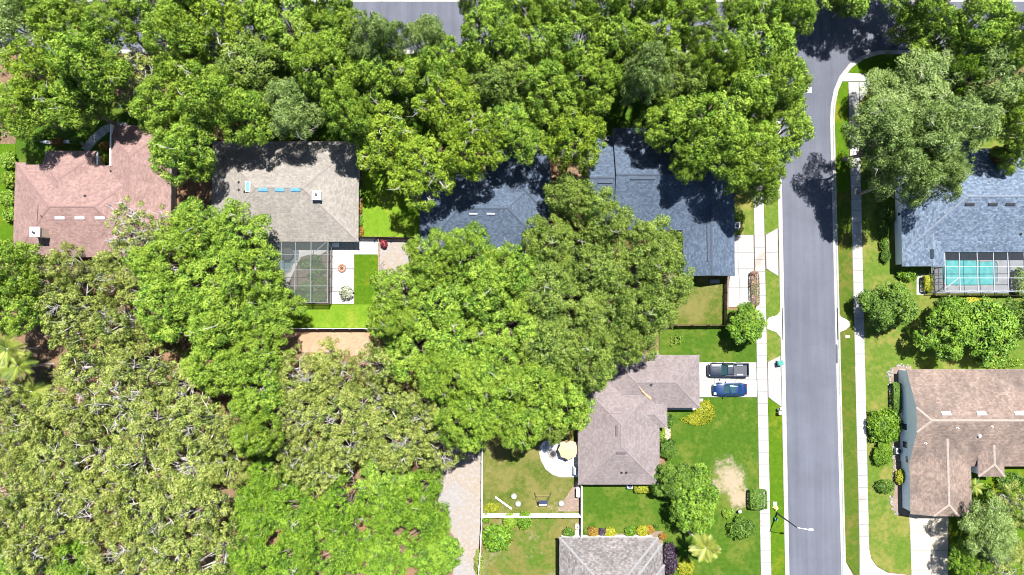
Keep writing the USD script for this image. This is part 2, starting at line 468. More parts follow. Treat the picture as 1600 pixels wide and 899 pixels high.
M['leaf_pinkmix'] = foliage('leaf_pinkmix', (0.07, 0.09, 0.02), (0.17, 0.14, 0.06), (0.34, 0.14, 0.15))
M['leaf_whitemix'] = foliage('leaf_whitemix', (0.07, 0.1, 0.03), (0.2, 0.22, 0.13), (0.48, 0.46, 0.4))
M['leaf_flower'] = foliage('leaf_flower', (0.14, 0.15, 0.015), (0.36, 0.34, 0.02), (0.5, 0.45, 0.04))
M['frond'] = foliage('palm_frond', (0.1, 0.13, 0.016), (0.2, 0.22, 0.03), (0.3, 0.31, 0.09))
M['frond_dark'] = foliage('palm_frond_dark', (0.05, 0.085, 0.012), (0.15, 0.19, 0.025), (0.3, 0.32, 0.07))
M['bark'] = simple('bark', (0.16, 0.13, 0.1), 0.9, 0.35, 3.0)
M['bark_pale'] = simple('pale_bark', (0.36, 0.33, 0.3), 0.9, 0.3, 3.0)


# ------------------------------------------------------------------ the ground, roads, pavements
def struct(name, mesh, mat, **kw):
    return obj(name, mesh, mat, kind='structure', **kw)


def ground():
    n = 120
    xs = np.linspace(-170, 170, n); ys = np.linspace(-150, 150, n)
    X, Y = np.meshgrid(xs, ys, indexing='ij')
    Z = -0.05 + 0.05 * meshkit.noise(np.stack([X / 6, Y / 6, 0 * X], -1))
    v = np.stack([X, Y, Z], -1).reshape(-1, 3)
    i, j = np.meshgrid(np.arange(n - 1), np.arange(n - 1), indexing='ij')
    a = i * n + j
    q = np.stack([a, a + n, a + n + 1, a + 1], -1).reshape(-1, 4)
    return (v, q)


struct('ground', ground(), M['litter'], smooth=True)

# straight side road: its two edges in the photograph, carried on beyond the frame
RL0, RL1 = W2(1221, 200, 0), W2(1234, 899, 0)
RR0, RR1 = W2(1296, 200, 0), W2(1314, 899, 0)


def along(a, b, y):
    t = (y - a[1]) / (b[1] - a[1])
    return (a[0] + (b[0] - a[0]) * t, y)


YT, YB = W2(1300, 77, 0)[1], W2(800, 3, 0)[1]     # the top road's near and far edge
ytop_near, ytop_far = YT, YB
XL, XR, YLOW = -130.0, 130.0, -110.0
rl = lambda y: along(RL0, RL1, y)[0]
rr = lambda y: along(RR0, RR1, y)[0]
carc = [W2(1297, 190), W2(1298, 165), W2(1303, 140), W2(1312, 119), W2(1326, 101), W2(1345, 88), W2(1372, 79)]
larc = [(-x + 2 * (rl(p_y) + rr(p_y)) / 2, p_y) for (x, p_y) in carc]
road = Polygon([(rl(YLOW), YLOW)] + larc + [(XL, ytop_near), (XL, ytop_far), (XR, ytop_far), (XR, ytop_near)] + carc[::-1] + [(rr(YLOW), YLOW)])
struct('road', prism(road, -0.2, 0.03), M['asphalt'])
# the white stop bar before the junction
a, b = W2(1230, 145, 0.03), W2(1282, 136, 0.03)
struct('stop_line', bx(rl(a[1]) + 0.3, a[1], 0.02, (rl(a[1]) + rr(a[1])) / 2 + 1.0, b[1] - 0.1, 0.034), M['white'])

kl = [(rl(YLOW), YLOW)] + larc + [(XL, ytop_near)]
kr = [(rr(YLOW), YLOW)] + carc + [(XR, ytop_near)]
kt = [(XL, ytop_far), (XR, ytop_far)]


def kerb(pts, side):
    line = LineString(pts)
    gut = line.buffer(0.42 * side, single_sided=True, join_style=2)
    top = line.buffer(0.62 * side, single_sided=True, join_style=2).difference(line.buffer(0.40 * side, single_sided=True, join_style=2).buffer(0.001))
    return cat_([prism(gut, -0.2, 0.04), prism(top, -0.2, 0.135)])


struct('kerb', kerb(kl, 1), M['concrete_kerb'])
struct('kerb', kerb(kr, -1), M['concrete_kerb'])
struct('kerb', kerb(kt, 1), M['concrete_kerb'])
KERBS = cat_  # (the verges below butt against the kerbs)
kerbzone = road.buffer(0.63)

# pavements and driveways of separate slabs
M['slab_a'] = concrete('slab_concrete_a', (0.243, 0.233, 0.216), (0.302, 0.291, 0.276))
M['slab_b'] = concrete('slab_concrete_b', (0.206, 0.2, 0.187), (0.268, 0.259, 0.243))
M['slab_c'] = concrete('slab_concrete_c', (0.275, 0.264, 0.244), (0.336, 0.323, 0.302), amount=0.7)
M['slab_buff'] = concrete('slab_concrete_buff', (0.3, 0.25, 0.19), (0.37, 0.32, 0.255))
SL = [M['slab_a'], M['slab_b'], M['slab_c']]
M['joint'] = simple('joint_soil', (0.1, 0.09, 0.08), 0.95, 0.3, 3.0)
paved = []
rng = random.Random(5)


def slab(poly, top, parent, mat=None, name='slab'):
    poly = poly.buffer(-0.03, join_style=2)
    if poly.is_empty or poly.area < 0.05:
        return
    rim = poly.buffer(-0.02, join_style=2)
    ms = [prism(poly, -0.04, top - 0.015)]
    if not rim.is_empty:
        ms.append(prism(rim, top - 0.016, top))
    obj(name, cat_(ms), mat or rng.choice(SL), parent)


def walk(nm, left, right, z, step_, mat=None, y0=None, y1=None):
    """A pavement between two straight pixel lines ((u,v),(u,v)), cut into slabs."""
    t = thing(nm, None, None, kind='structure')
    la, lb = W2(*left[0], z), W2(*left[1], z)
    ra, rb = W2(*right[0], z), W2(*right[1], z)
    hi = la[1] if y0 is None else y0
    lo = lb[1] if y1 is None else y1
    n = max(1, round((hi - lo) / step_))
    for k in range(n):
        ya, yb = hi + (lo - hi) * k / n, hi + (lo - hi) * (k + 1) / n
        q = Polygon([(along(la, lb, ya)[0], ya), (along(ra, rb, ya)[0], ya), (along(ra, rb, yb)[0], yb), (along(la, lb, yb)[0], yb)])
        paved.append(q)
        slab(q, z, t, mat)
    obj('bedding', prism(Polygon([along(la, lb, hi), along(ra, rb, hi), along(ra, rb, lo), along(la, lb, lo)]).buffer(-.01), -.05, z - .035), M['joint'], t)
    return t


def drive(nm, rows, z, mat=None):
    """rows: list of rows of pixel points, all of one length: a slab between each four neighbours."""
    t = thing(nm, None, None, kind='structure')
    qs = []
    for r0, r1 in zip(rows, rows[1:]):
        for k in range(len(r0) - 1):
            q = Polygon([W2(*r0[k], z), W2(*r0[k + 1], z), W2(*r1[k + 1], z), W2(*r1[k], z)])
            paved.append(q)
            slab(q, z, t, mat)
            qs.append(q.buffer(.002))
    obj('bedding', prism(unary_union(qs).buffer(-.012), -.05, z - .035), M['joint'], t)
    return t


walk('pavement', ((1174, 130), (1189, 899)), ((1190, 130), (1205.5, 899)), 0.13, 1.75)
walk('pavement', ((1325.5, 128), (1343, 858)), ((1342, 128), (1358.5, 858)), 0.13, 1.75)
z = 0.126
drive('driveway', [[(1142, 367), (1153, 367), (1177.5, 367)], [(1142, 395), (1153, 395), (1178, 395)], [(1142, 420), (1153.5, 420), (1178.5, 420)], [(1138, 450), (1156, 450), (1179.5, 450)], [(1138, 480), (1156, 480), (1180, 480)]], z)
drive('driveway', [[(1196.2, 367), (1215.5, 356)], [(1196.7, 395), (1216, 394)], [(1197.2, 420), (1216.5, 432)]], z)
drive('driveway', [[(1088, 566), (1116, 566), (1150, 566), (1182, 566)], [(1088, 594), (1116, 594), (1150, 594), (1182.5, 594)], [(1088, 621), (1116, 621), (1150, 621), (1183, 621)]], z)
drive('driveway', [[(1199.7, 566), (1219.5, 556)], [(1200, 594), (1220.5, 594)], [(1200.5, 621), (1222, 637)]], z)
drive('garden_path', [[(1041, 623), (1087, 623), (1099, 623)], [(1041, 641), (1087, 641), (1099, 641)]], z)
drive('driveway', [[(1420, 803), (1453, 803), (1482, 803)], [(1422, 830), (1454, 830), (1482, 830)], [(1423, 860), (1455, 860), (1482, 860)], [(1424, 892), (1455, 892), (1482, 892)], [(1425, 935), (1456, 935), (1482, 935)]], z, M['slab_buff'])
# the pavement bends into the next driveway at the bottom of the frame
bend = ppoly([(1343, 858), (1358.5, 858), (1361, 872), (1370, 884), (1386, 894), (1424, 899), (1424, 935), (1320, 940), (1327, 925), (1321, 893), (1316, 868), (1316, 858), (1319, 868), (1326, 885), (1333, 899), (1345, 899)], .13)
t = thing('pavement', None, None, kind='structure')
b1 = ppoly([(1343, 858), (1358.5, 858), (1361.5, 873), (1371, 886), (1388, 895.5), (1424, 899), (1424, 940), (1343, 940)], .13)
slab(b1, 0.13, t, M['slab_c'])
b2 = ppoly([(1316, 862), (1319, 872), (1326, 886), (1333, 899), (1343, 906), (1343, 940), (1316, 940)], .13)
slab(b2, 0.129, t, M['slab_a'])
paved += [b1, b2]
t = thing('pavement', None, None, kind='structure')
c1 = ppoly([(1306, 130), (1316, 113), (1344, 115), (1362, 124), (1362, 150), (1344, 150), (1342, 128.3), (1325, 128.3)], .13)
c1 = ppoly([(1311, 127.5), (1317.5, 113), (1346, 115), (1366, 122), (1366, 127.5)], .13).difference(kerbzone)
slab(c1, 0.13, t, M['slab_a'])
slab(ppoly([(1342.5, 128.5), (1366, 128.5), (1352, 150), (1343, 160)], .13), 0.13, t, M['slab_c'])
paved.append(c1)
slab(ppoly([(1312, 127), (1318, 113.5), (1323, 113.8), (1320, 127)], .134).difference(kerbzone), 0.134, t, simple('pink_ramp', (0.42, 0.3, 0.26), 0.8, 0.1), 'ramp_strip')
# gutter inlets and their concrete aprons
apr_r = smoothed(ppoly([(1304, 478), (1307, 478), (1309, 489), (1315, 496), (1322, 499), (1327, 503), (1327.5, 510), (1322, 515), (1313, 519), (1309, 527), (1308, 537), (1304, 537)], .13), 0.12).difference(kerbzone)
apr_l = smoothed(ppoly([(1221, 486), (1218, 488), (1214, 493), (1202, 496), (1199, 500), (1199, 514), (1204, 516), (1213, 519), (1217, 524), (1222, 530)], .13), 0.12).difference(kerbzone)
for k, (ap, c, lab) in enumerate(((apr_r, (1320.5, 506), 'storm drain inlet with round manhole cover on the right kerb'), (apr_l, (1209, 506), 'storm drain inlet apron on the left kerb below the pale hedge'))):
    t = thing('storm_drain', lab, 'storm drain')
    obj('apron', prism(ap, -0.04, 0.134), M['slab_c'], t)
    x, y = W2(*c, .134)
    obj('manhole_cover', cat_([cyl(0.33, 0.012, (x, y, 0.13), 20), cyl(0.24, 0.01, (x, y, 0.137), 20)]), M['plastic_grey'], t)
    xe = rr(y) + 0.42 if k == 0 else rl(y) - 0.42
    obj('slot', bx(xe - 0.07, y - 2.3, 0.05, xe + 0.07, y + 2.3, 0.137), M['black'], t)
    paved.append(ap)
y = W2(1303, 553)[1]
struct('tar_patch', prism(smoothed(Polygon([(rr(y) + 0.05, y - 1.4), (rr(y) + 0.33, y - 1.3), (rr(y) + 0.36, y + 1.2), (rr(y) + 0.1, y + 1.5)]), 0.06), 0.0, 0.046), M['dark_metal'])

PAVED = None


def lawn_patch(pts, mat, z=0.1, rough=0.0, name='lawn'):
    global PAVED
    if PAVED is None:
        from shapely.ops import unary_union
        PAVED = unary_union([p.buffer(0.004) for p in paved] + [kerbzone, ppoly([(1456, 388), (1650, 388), (1650, 458.5), (1456, 458.5)], .12)])
    p = ppoly(pts, z).buffer(0)
    if rough:
        b = p.exterior
        n = max(12, int(b.length / 0.25))
        q = np.array([b.interpolate(k / n, normalized=True).coords[0] for k in range(n)])
        d = meshkit.fbm(np.c_[q * 0.9, np.zeros(n)], 4, 3)[:, None] - 0.5
        cen = np.array(p.centroid.coords[0])
        e = q - cen
        q = q + e / np.linalg.norm(e, axis=1, keepdims=True) * d * 2 * rough
        p = Polygon(q).buffer(0)
    p = p.difference(PAVED)
    struct(name, prism(p, -0.06, z), mat)


lawn_patch([(1040, 632), (1189, 632), (1192, 935), (1040, 935), (1035, 830), (909.5, 838), (909.5, 750), (1040, 750)], M['lawn_front'])
lawn_patch([(1030, 510), (1185, 509), (1186, 632), (1030, 632)], M['lawn_front'])
lawn_patch([(1020, 432), (1131, 432), (1131, 507.5), (1020, 507.5)], M['lawn_yard'])
lawn_patch([(1131, 484), (1182, 484), (1183, 508.6), (1131, 507)], M['lawn_right'])
lawn_patch([(1140, 290), (1178, 290), (1179, 367), (1140, 367)], M['lawn_right'])
lawn_patch([(1188, 120), (1222, 120), (1224, 357), (1195, 366.5)], M['lawn_right'])
lawn_patch([(1196, 421), (1222, 430), (1226, 557), (1198, 566)], M['lawn_right'])
lawn_patch([(1200, 622), (1226, 636), (1236, 935), (1205, 935)], M['lawn_lush'])
lawn_patch([(1296, 100), (1345, 75), (1420, 70), (1410, 130), (1343, 130), (1329, 130), (1325, 140), (1328, 300), (1296, 300)], M['lawn_lush'])
lawn_patch([(1296, 300), (1331, 300), (1344, 858), (1344, 905), (1336, 899), (1310, 860)], M['lawn_verge'])
lawn_patch([(1340, 148), (1700, 130), (1720, 580), (1346, 580)], M['lawn_right'])
lawn_patch([(1350, 580), (1423, 580), (1424, 899), (1386, 894), (1370, 884), (1361, 872), (1357, 858)], M['lawn_right'])
lawn_patch([(1482.5, 740), (1720, 690), (1720, 935), (1482.5, 935)], M['lawn_lush'])
lawn_patch([(440, 476), (692, 476), (692, 512.5), (430, 512.5)], M['lawn_bright'])
lawn_patch([(553.5, 398), (592, 398), (592, 476), (553.5, 476)], M['lawn_lush'])
lawn_patch([(566.5, 230), (662, 230), (662, 371), (566.5, 371)], M['lawn_bright'])
lawn_patch([(-60, 225), (24, 225), (24, 400), (-60, 400)], M['lawn_lush'])
lawn_patch([(24.5, 150), (330, 150), (330, 262), (24.5, 262)], M['lawn_front'], .06, name='front_gardens')
lawn_patch([(755, 660), (905, 660), (905, 803.5), (755, 803.5)], M['lawn_yard'])
lawn_patch([(755, 803), (905, 803), (905, 838), (872, 840), (872, 935), (752, 935)], M['lawn_patchy'])
lawn_patch([(904, 826), (1045, 826), (1045, 935), (904, 935)], M['mulch'], 0.095, name='flower_bed')
lawn_patch([(592.5, 373.5), (640, 373.5), (648, 476), (592.5, 476)], M['sand'], 0.08, name='bare_ground')
lawn_patch([(752, 690), (753, 800), (749, 850), (741, 935), (702, 935), (714, 850), (684, 790), (686, 740), (698, 690)], M['sand'], 0.04, 0.5, name='sandy_path')
lawn_patch([(440, 514), (690, 514), (680, 548), (560, 556), (440, 548)], M['clay'], 0.03, 0.6, name='sandy_bank')
lawn_patch([(380, -20), (380, 230), (1240, 225), (1240, 80), (1180, 60)], M['lawn_front'], 0.05, name='front_gardens')
lawn_patch([(905, 745), (870, 799), (905, 799)], M['mulch'], 0.105, 0.1, name='bare_ground')
lawn_patch([(1133.5, 432), (1139, 432), (1139, 480), (1133.5, 507)], M['mulch'], 0.097, name='bare_ground')

# patios and decks
def sheet(name, pts, mat, z, r=0.0):
    p = ppoly(pts, z)
    if r:
        p = smoothed(p, r)
    return struct(name, prism(p, -0.05, z), mat)


pat = thing('patio', None, None, kind='structure')
px = [(515, 370), (530, 370), (560, 370), (592, 372)]
slab(ppoly([(515, 366), (553, 366), (553, 420), (515, 420)], .13), .13, pat, M['slab_c'])
slab(ppoly([(515, 420), (553, 420), (553, 456), (515, 456)], .13), .13, pat, M['slab_a'])
slab(ppoly([(515, 456), (553, 456), (553, 475.5), (515, 475.5)], .13), .13, pat, M['slab_c'])
slab(ppoly([(553, 370), (592, 372), (592, 398), (553, 398)], .13), .13, pat, M['slab_c'])
M['patio_stone'] = concrete('patio_stone', (0.46, 0.45, 0.43), (0.58, 0.57, 0.55), amount=0.75)
pp = smoothed(ppoly([(906, 690), (850, 688), (843, 698), (842, 708), (845, 720), (852, 733), (863, 742), (874, 746), (906, 746)], .13), 0.5)
pat = thing('patio', None, None, kind='structure')
x0, y0, x1, y1 = pp.bounds
obj('bedding', prism(pp.buffer(-0.05), -0.05, 0.105), M['slab_b'], pat)
n = 0
for i in range(14):                                     # irregular flagstones
    for j in range(14):
        a = sbox(x0 + i * .6 + (j % 2) * .3 - .3, y0 + j * .45, x0 + (i + 1) * .6 + (j % 2) * .3 - .3, y0 + (j + 1) * .45).intersection(pp.buffer(-0.06)).buffer(-0.02, join_style=2)
        if a.area > 0.03 and a.geom_type == 'Polygon':
            obj('flagstone', prism(a, 0.1, 0.13 + 0.006 * ((i * 7 + j * 3) % 3)), [M['patio_stone'], M['slab_c'], M['patio_stone']][(i + 2 * j) % 3], pat)
rim = pp.difference(pp.buffer(-0.07))
obj('edging', prism(rim, -0.05, 0.14), M['stone'], pat)
# brick path by the front of the mauve house
gp = thing('garden_path', None, None, kind='structure')
c = W(1043, 677, .12)
for i in range(8):
    for j in range(3):
        obj('brick', bx(c[0] - .42 + j * .29, c[1] - .95 + i * .24, 0, c[0] - .16 + j * .29, c[1] - .74 + i * .24, .125 + .004 * ((i + j) % 2)), M['stucco_tan'] if (i + j) % 3 else M['brick'], gp)

# ------------------------------------------------------------------ houses
def wrect(u0, v0, u1, v1, z):
    p = [W(u, v, z) for u, v in ((u0, v0), (u1, v0), (u1, v1), (u0, v1))]
    return (p[0][0] + p[3][0]) / 2, (p[2][1] + p[3][1]) / 2, (p[1][0] + p[2][0]) / 2, (p[0][1] + p[1][1]) / 2


def wing_points(r, z, pitch, axis, e0, e1, at=0.5, jerk=0.3, lift=0.0):
    """Corner points of a roof over the rectangle r. axis: the ridge's direction; e0, e1: 'hip', 'gable' or 'clip' at the low and high end of that axis."""
    x0, y0, x1, y1 = r
    L = [(x0, y0, z), (x1, y0, z), (x0, y1, z), (x1, y1, z)]
    if axis == 'x':
        a0, a1, b0, b1 = x0, x1, y0, y1
    else:
        a0, a1, b0, b1 = y0, y1, x0, x1
    w = b1 - b0
    rb = b0 + w * at
    rz = z + pitch * w * min(at, 1 - at) if at != 0.5 else z + pitch * w / 2
    half = w / 2
    pts = []
    for e, a, s in ((e0, a0, 1), (e1, a1, -1)):
        if e == 'hip':
            pts.append((a + s * half, rb, rz))
        elif e == 'gable':
            pts.append((a, rb, rz))
        else:
            zc = z + (rz - z) * (1 - jerk)
            pts += [(a, rb - (rb - b0) * jerk, zc), (a, rb + (b1 - rb) * jerk, zc), (a + s * half * jerk, rb, rz)]
    if axis == 'y':
        pts = [(b, a, c) for a, b, c in pts]
    return [(px, py, pz + lift) for px, py, pz in L + pts]


def roof_uv(m):
    v = np.array(m.triangles).reshape(-1, 3)
    f = np.arange(len(v)).reshape(-1, 3)
    nrm = np.repeat(m.face_normals, 3, axis=0)
    hor = np.c_[-nrm[:, 1], nrm[:, 0]]
    ln = np.linalg.norm(hor, axis=1, keepdims=True)
    hor = np.where(ln > 1e-3, hor / np.maximum(ln, 1e-9), [[1.0, 0.0]])
    uu = (v[:, :2] * hor).sum(1)
    up = np.c_[hor[:, 1], -hor[:, 0]]
    vv = (v[:, :2] * up).sum(1) / np.maximum(nrm[:, 2], 0.2)
    return v, f, np.c_[uu, vv]


def house(name, label, wings, roofmat, capmat, wallmat, fascia, cuts=(), inset=0.45, caps=True, capw=0.16, capmin=0.8):
    """wings: dicts with px (u0,v0,u1,v1 of the eaves in the photograph), z (eave height), pitch, axis, e0, e1."""
    t = thing(name, label, 'house')
    tops, walls, fas = None, None, None
    for w in wings:
        r = wrect(*w['px'], w['z'])
        k = dict(axis=w['axis'], e0=w['e0'], e1=w['e1'], at=w.get('at', 0.5), jerk=w.get('jerk', 0.3))
        P = wing_points(r, w['z'], w['pitch'], **k)
        base = [(x, y, w['z'] - 0.0) for x, y, _ in P[:4]]
        low = [(x, y, w['z'] - 0.16) for x, y, _ in P[:4]]
        top = m3.Manifold.hull_points(np.array(P + low))
        x0, y0, x1, y1 = r
        ins = m3.Manifold.cube((x1 - x0 - 2 * inset, y1 - y0 - 2 * inset, 20)).translate((x0 + inset, y0 + inset, 0))
        if 'gable' in (k['e0'], k['e1']) or 'clip' in (k['e0'], k['e1']):
            full = m3.Manifold.hull_points(np.array([(x, y, 0) for x, y, _ in P[:4]] + [(x, y, zz - 0.12) for x, y, zz in P]))
        else:
            full = m3.Manifold.cube((x1 - x0, y1 - y0, w['z'] + 0.02)).translate((x0, y0, 0))
        wl = full ^ ins
        walls = wl if walls is None else walls + wl
        tops = top if tops is None else tops + top
    for c in cuts:
        x0, y0, x1, y1 = wrect(*c, 2.7)
        k = m3.Manifold.cube((x1 - x0, y1 - y0, 30)).translate((x0, y0, -1))
        tops = tops - k
        walls = walls - m3.Manifold.cube((x1 - x0 + 2 * .2, y1 - y0 + 2 * .2, 30)).translate((x0 - .2, y0 - .2, -1))
    wm = mtm(walls - tops)
    obj('wall', wm, wallmat, t)
    m = mtm(tops)
    m.merge_vertices()
    up = m.face_normals[:, 2] > 0.25
    v, f, uv = roof_uv(trimesh.Trimesh(m.vertices, m.faces[up], process=False))
    roof = obj('roof', (v, f), roofmat, t, uv=uv)
    obj('fascia', trimesh.Trimesh(m.vertices, m.faces[~up], process=False), fascia, roof)
    if caps:
        adj, ang, edg, cvx = m.face_adjacency, m.face_adjacency_angles, m.face_adjacency_edges, m.face_adjacency_convex
        segs = []
        for (fa, fb), a, e, c in zip(adj, ang, edg, cvx):
            if up[fa] and up[fb] and a > 0.12 and c:
                segs.append((m.vertices[e[0]], m.vertices[e[1]], m.face_normals[fa], m.face_normals[fb]))
        # join collinear pieces
        used_, out = [False] * len(segs), []
        for i, s in enumerate(segs):
            if used_[i]:
                continue
            a, b, na, nb = s
            used_[i] = True
            grew = True
            while grew:
                grew = False
                for j, q in enumerate(segs):
                    if used_[j]:
                        continue
                    d = (b - a) / np.linalg.norm(b - a); d2 = (q[1] - q[0]) / np.linalg.norm(q[1] - q[0])
                    if abs(abs(d @ d2) - 1) > 1e-3:
                        continue
                    for p0, p1 in ((q[0], q[1]), (q[1], q[0])):
                        if np.linalg.norm(p0 - b) < 0.02:
                            b = p1; used_[j] = grew = True; break
                        if np.linalg.norm(p0 - a) < 0.02:
                            a = p1; used_[j] = grew = True; break
            out.append((a, b, na, nb))
        for a, b, na, nb in out:
            L = np.linalg.norm(b - a)
            if L < capmin:
                continue
            d = (b - a) / L
            up_ = na + nb; up_ /= np.linalg.norm(up_)
            V, F = [], []
            sides = []
            for nn in (na, nb):
                w_ = np.cross(d, nn); w_ /= np.linalg.norm(w_)
                if w_ @ up_ > 0:
                    w_ = -w_
                sides.append(w_)
            for p in (a, b):
                V += [p + sides[0] * capw + na * 0.035, p + up_ * 0.06, p + sides[1] * capw + nb * 0.035, p + sides[0] * capw - na * 0.02, p + sides[1] * capw - nb * 0.02]
            F = [(0, 1, 6), (0, 6, 5), (1, 2, 7), (1, 7, 6), (3, 0, 5), (3, 5, 8), (2, 4, 9), (2, 9, 7), (0, 3, 1), (1, 4, 2), (1, 3, 4), (5, 6, 8), (6, 7, 9), (6, 9, 8)]
            mm = trimesh.Trimesh(np.array(V), np.array(F), process=False)
            if mm.face_normals[0] @ na < 0:
                mm.invert()
            obj('ridge_cap', mm, capmat, roof)
    t_roof = trimesh.Trimesh(m.vertices, m.faces[up], process=False)

    def on(u, v):
        """The point of the roof seen at a pixel, and the roof's normal there."""
        d = W(u, v, 0) - CAM
        d /= np.linalg.norm(d)
        tri = t_roof.triangles
        e1, e2 = tri[:, 1] - tri[:, 0], tri[:, 2] - tri[:, 0]
        h = np.cross(d, e2); de = (e1 * h).sum(1); de = np.where(abs(de) < 1e-12, 1e-12, de)
        s = CAM - tri[:, 0]; a = (s * h).sum(1) / de
        q = np.cross(s, e1); b = (d * q).sum(1) / de; tt = (e2 * q).sum(1) / de
        ok = (a > -1e-6) & (b > -1e-6) & (a + b < 1 + 1e-6) & (tt > 0)
        if not ok.any():
            return W(u, v, 3.5), np.array([0, 0, 1.0])
        i = np.where(ok)[0][np.argmin(tt[ok])]
        return CAM + d * tt[i], t_roof.face_normals[i]
    return t, roof, on


def on_slope(mesh, p, n, along_=None):
    """Lays a mesh whose base is at the origin (z up) on a roof plane; its x runs level along the slope."""
    hz = np.array([-n[1], n[0], 0.0])
    hz = hz / np.linalg.norm(hz) if np.linalg.norm(hz) > 1e-3 else np.array([1.0, 0, 0])
    if along_ == 'up':
        yv = -hz; xv = np.cross(yv, n)
    else:
        xv = hz; yv = np.cross(n, xv)
    T = np.eye(4); T[:3, 0], T[:3, 1], T[:3, 2], T[:3, 3] = xv, yv, n, p
    m = mesh.copy(); m.apply_transform(T)
    return m


def vent(on, u, v, mat, roof, L=1.15, Wd=0.42, h=0.12, al=None):
    p, n = on(u, v)
    m = rbox(L, Wd, h, 0.03, (0, 0, -0.01))
    obj('roof_vent', on_slope(m, p, n, al), mat, roof)


def pipe(on, u, v, roof, mat=None, r=0.06, h=0.4):
    p, n = on(u, v)
    obj('vent_pipe', cat_([cyl(r, h, p - [0, 0, .1], 10), on_slope(cyl(0.2, 0.03, (0, 0, -.005), 10), p, n)]), mat or M['dark_metal'], roof)


def chimney(on, u, v, sx, sy, up, roof, capcol, wallcol):
    p, n = on(u, v)
    c = obj('chimney', bx(p[0] - sx / 2, p[1] - sy / 2, p[2] - 1.0, p[0] + sx / 2, p[1] + sy / 2, p[2] + up), wallcol, roof)
    return p


# 1: the red house
h1, r1, on1 = house('house', 'house with a pinkish red shingle roof at the left edge, beside the curved garden wall',
    [dict(px=(22, 254, 240, 402), z=2.7, pitch=.42, axis='x', e0='hip', e1='hip'),
     dict(px=(160, 196, 267, 402), z=2.7, pitch=.42, axis='y', e0='hip', e1='hip'),
     dict(px=(52, 236, 152, 345), z=2.7, pitch=.4, axis='y', e0='hip', e1='hip')],
    M['roof_red'], M['cap_red'], M['stucco_tan'], M['fascia'], cuts=[(40, 225, 72.5, 258), (152.5, 190, 178, 259)])
for u in (94, 125, 156.5):
    vent(on1, u, 340.5, M['pink_vent'], r1, 1.35, 0.42, 0.16)
for u, v in ((133, 306.5), (173, 268), (172.5, 322), (65, 338)):
    pipe(on1, u, v, r1)
p, n = on1(70, 366)
chm = obj('chimney', bx(p[0] - .65, p[1] - .55, p[2] - 1.2, p[0] + .65, p[1] + .65, p[2] + 2.1), M['stucco_tan'], r1)
obj('chimney_cap', bx(p[0] - .72, p[1] - .62, p[2] + 2.1, p[0] + .72, p[1] + .72, p[2] + 2.2), M['white'], r1)
obj('flue', cyl(0.16, 0.45, (p[0], p[1] - .05, p[2] + 2.2), 12), M['dark_metal'], r1)
a, na = on1(60, 320); b, nb = on1(58.5, 347)
obj('cable', tube([a + na * .04, (a + b) / 2 + na * .06, b + nb * .04], 0.035, 5), M['black'], r1)
# gutters of white metal along the inner edges
for (u, v0, v1) in ((73, 238, 264), (152, 238, 266), (178, 197, 261)):
    a, b = W(u, v0, 2.75), W(u, v1, 2.75)
    obj('gutter', bx(a[0] - .06, b[1], 2.62, a[0] + .08, a[1], 2.8 if u != 178 else 3.6), M['white'], r1)

# 2: the beige house
h2, r2, on2 = house('house', 'house with a beige grey hip roof and white chimney, in front of the screened garden',
    [dict(px=(331, 221, 560.5, 378), z=2.75, pitch=.4, axis='x', e0='hip', e1='hip')], M['roof_beige'], M['cap_beige'], M['stucco'], M['fascia'], capw=.13)
for u in (411, 437, 461.5):
    vent(on2, u, 296.5, M['solar_blue'], r2, 1.35, 0.5, 0.14)
p, n = on2(388, 292)
obj('skylight_frame', on_slope(rbox(0.62, 1.5, .14, .03), p, n, 'up') if False else bx(p[0] - .32, p[1] - .75, p[2] - .4, p[0] + .32, p[1] + .75, p[2] + .22), M['white'], r2)
obj('skylight', bx(p[0] - .24, p[1] - .66, p[2] + .2, p[0] + .24, p[1] + .66, p[2] + .24), M['solar_blue'], r2)
for u, v in ((373, 285), (373, 297), (382, 300)):
    pipe(on2, u, v, r2)
p, n = on2(497.5, 307)
obj('chimney', bx(p[0] - .55, p[1] - .6, p[2] - 1.2, p[0] + .55, p[1] + .6, p[2] + .9), M['white'], r2)
obj('chimney_cap', bx(p[0] - .62, p[1] - .67, p[2] + .9, p[0] + .62, p[1] + .67, p[2] + 1.0), M['white'], r2)
obj('flue', cyl(0.15, 0.4, (p[0], p[1] + .1, p[2] + 1.0), 12), M['dark_metal'], r2)

# 3 and 4: the two slate houses
h3, r3, on3 = house('house', 'smaller slate blue roofed house between the lawn and its larger slate neighbour',
    [dict(px=(656, 266, 858, 394), z=2.75, pitch=.42, axis='x', e0='hip', e1='hip'),
     dict(px=(762, 230, 860, 340), z=2.75, pitch=.42, axis='y', e0='hip', e1='hip')], M['roof_blue'], M['cap_blue'], M['stucco_tan'], M['fascia_dark'], capw=.12)
for u in (739.5, 767):
    vent(on3, u, 334.5, M['metal'], r3, 1.15, 0.3, 0.12)
h4, r4, on4 = house('house', 'large slate blue roofed house whose driveway meets the side road beside the pink hedge',
    [dict(px=(958, 200, 1147, 360), z=2.75, pitch=.42, axis='x', e0='gable', e1='hip'),
     dict(px=(918, 212, 960, 356), z=2.55, pitch=.42, axis='x', e0='gable', e1='gable'),
     dict(px=(1067, 300, 1147.5, 431.5), z=2.74, pitch=.42, axis='y', e0='gable', e1='gable')], M['roof_blue'], M['cap_blue'], M['stucco_tan'], M['fascia_dark'], capw=.14)
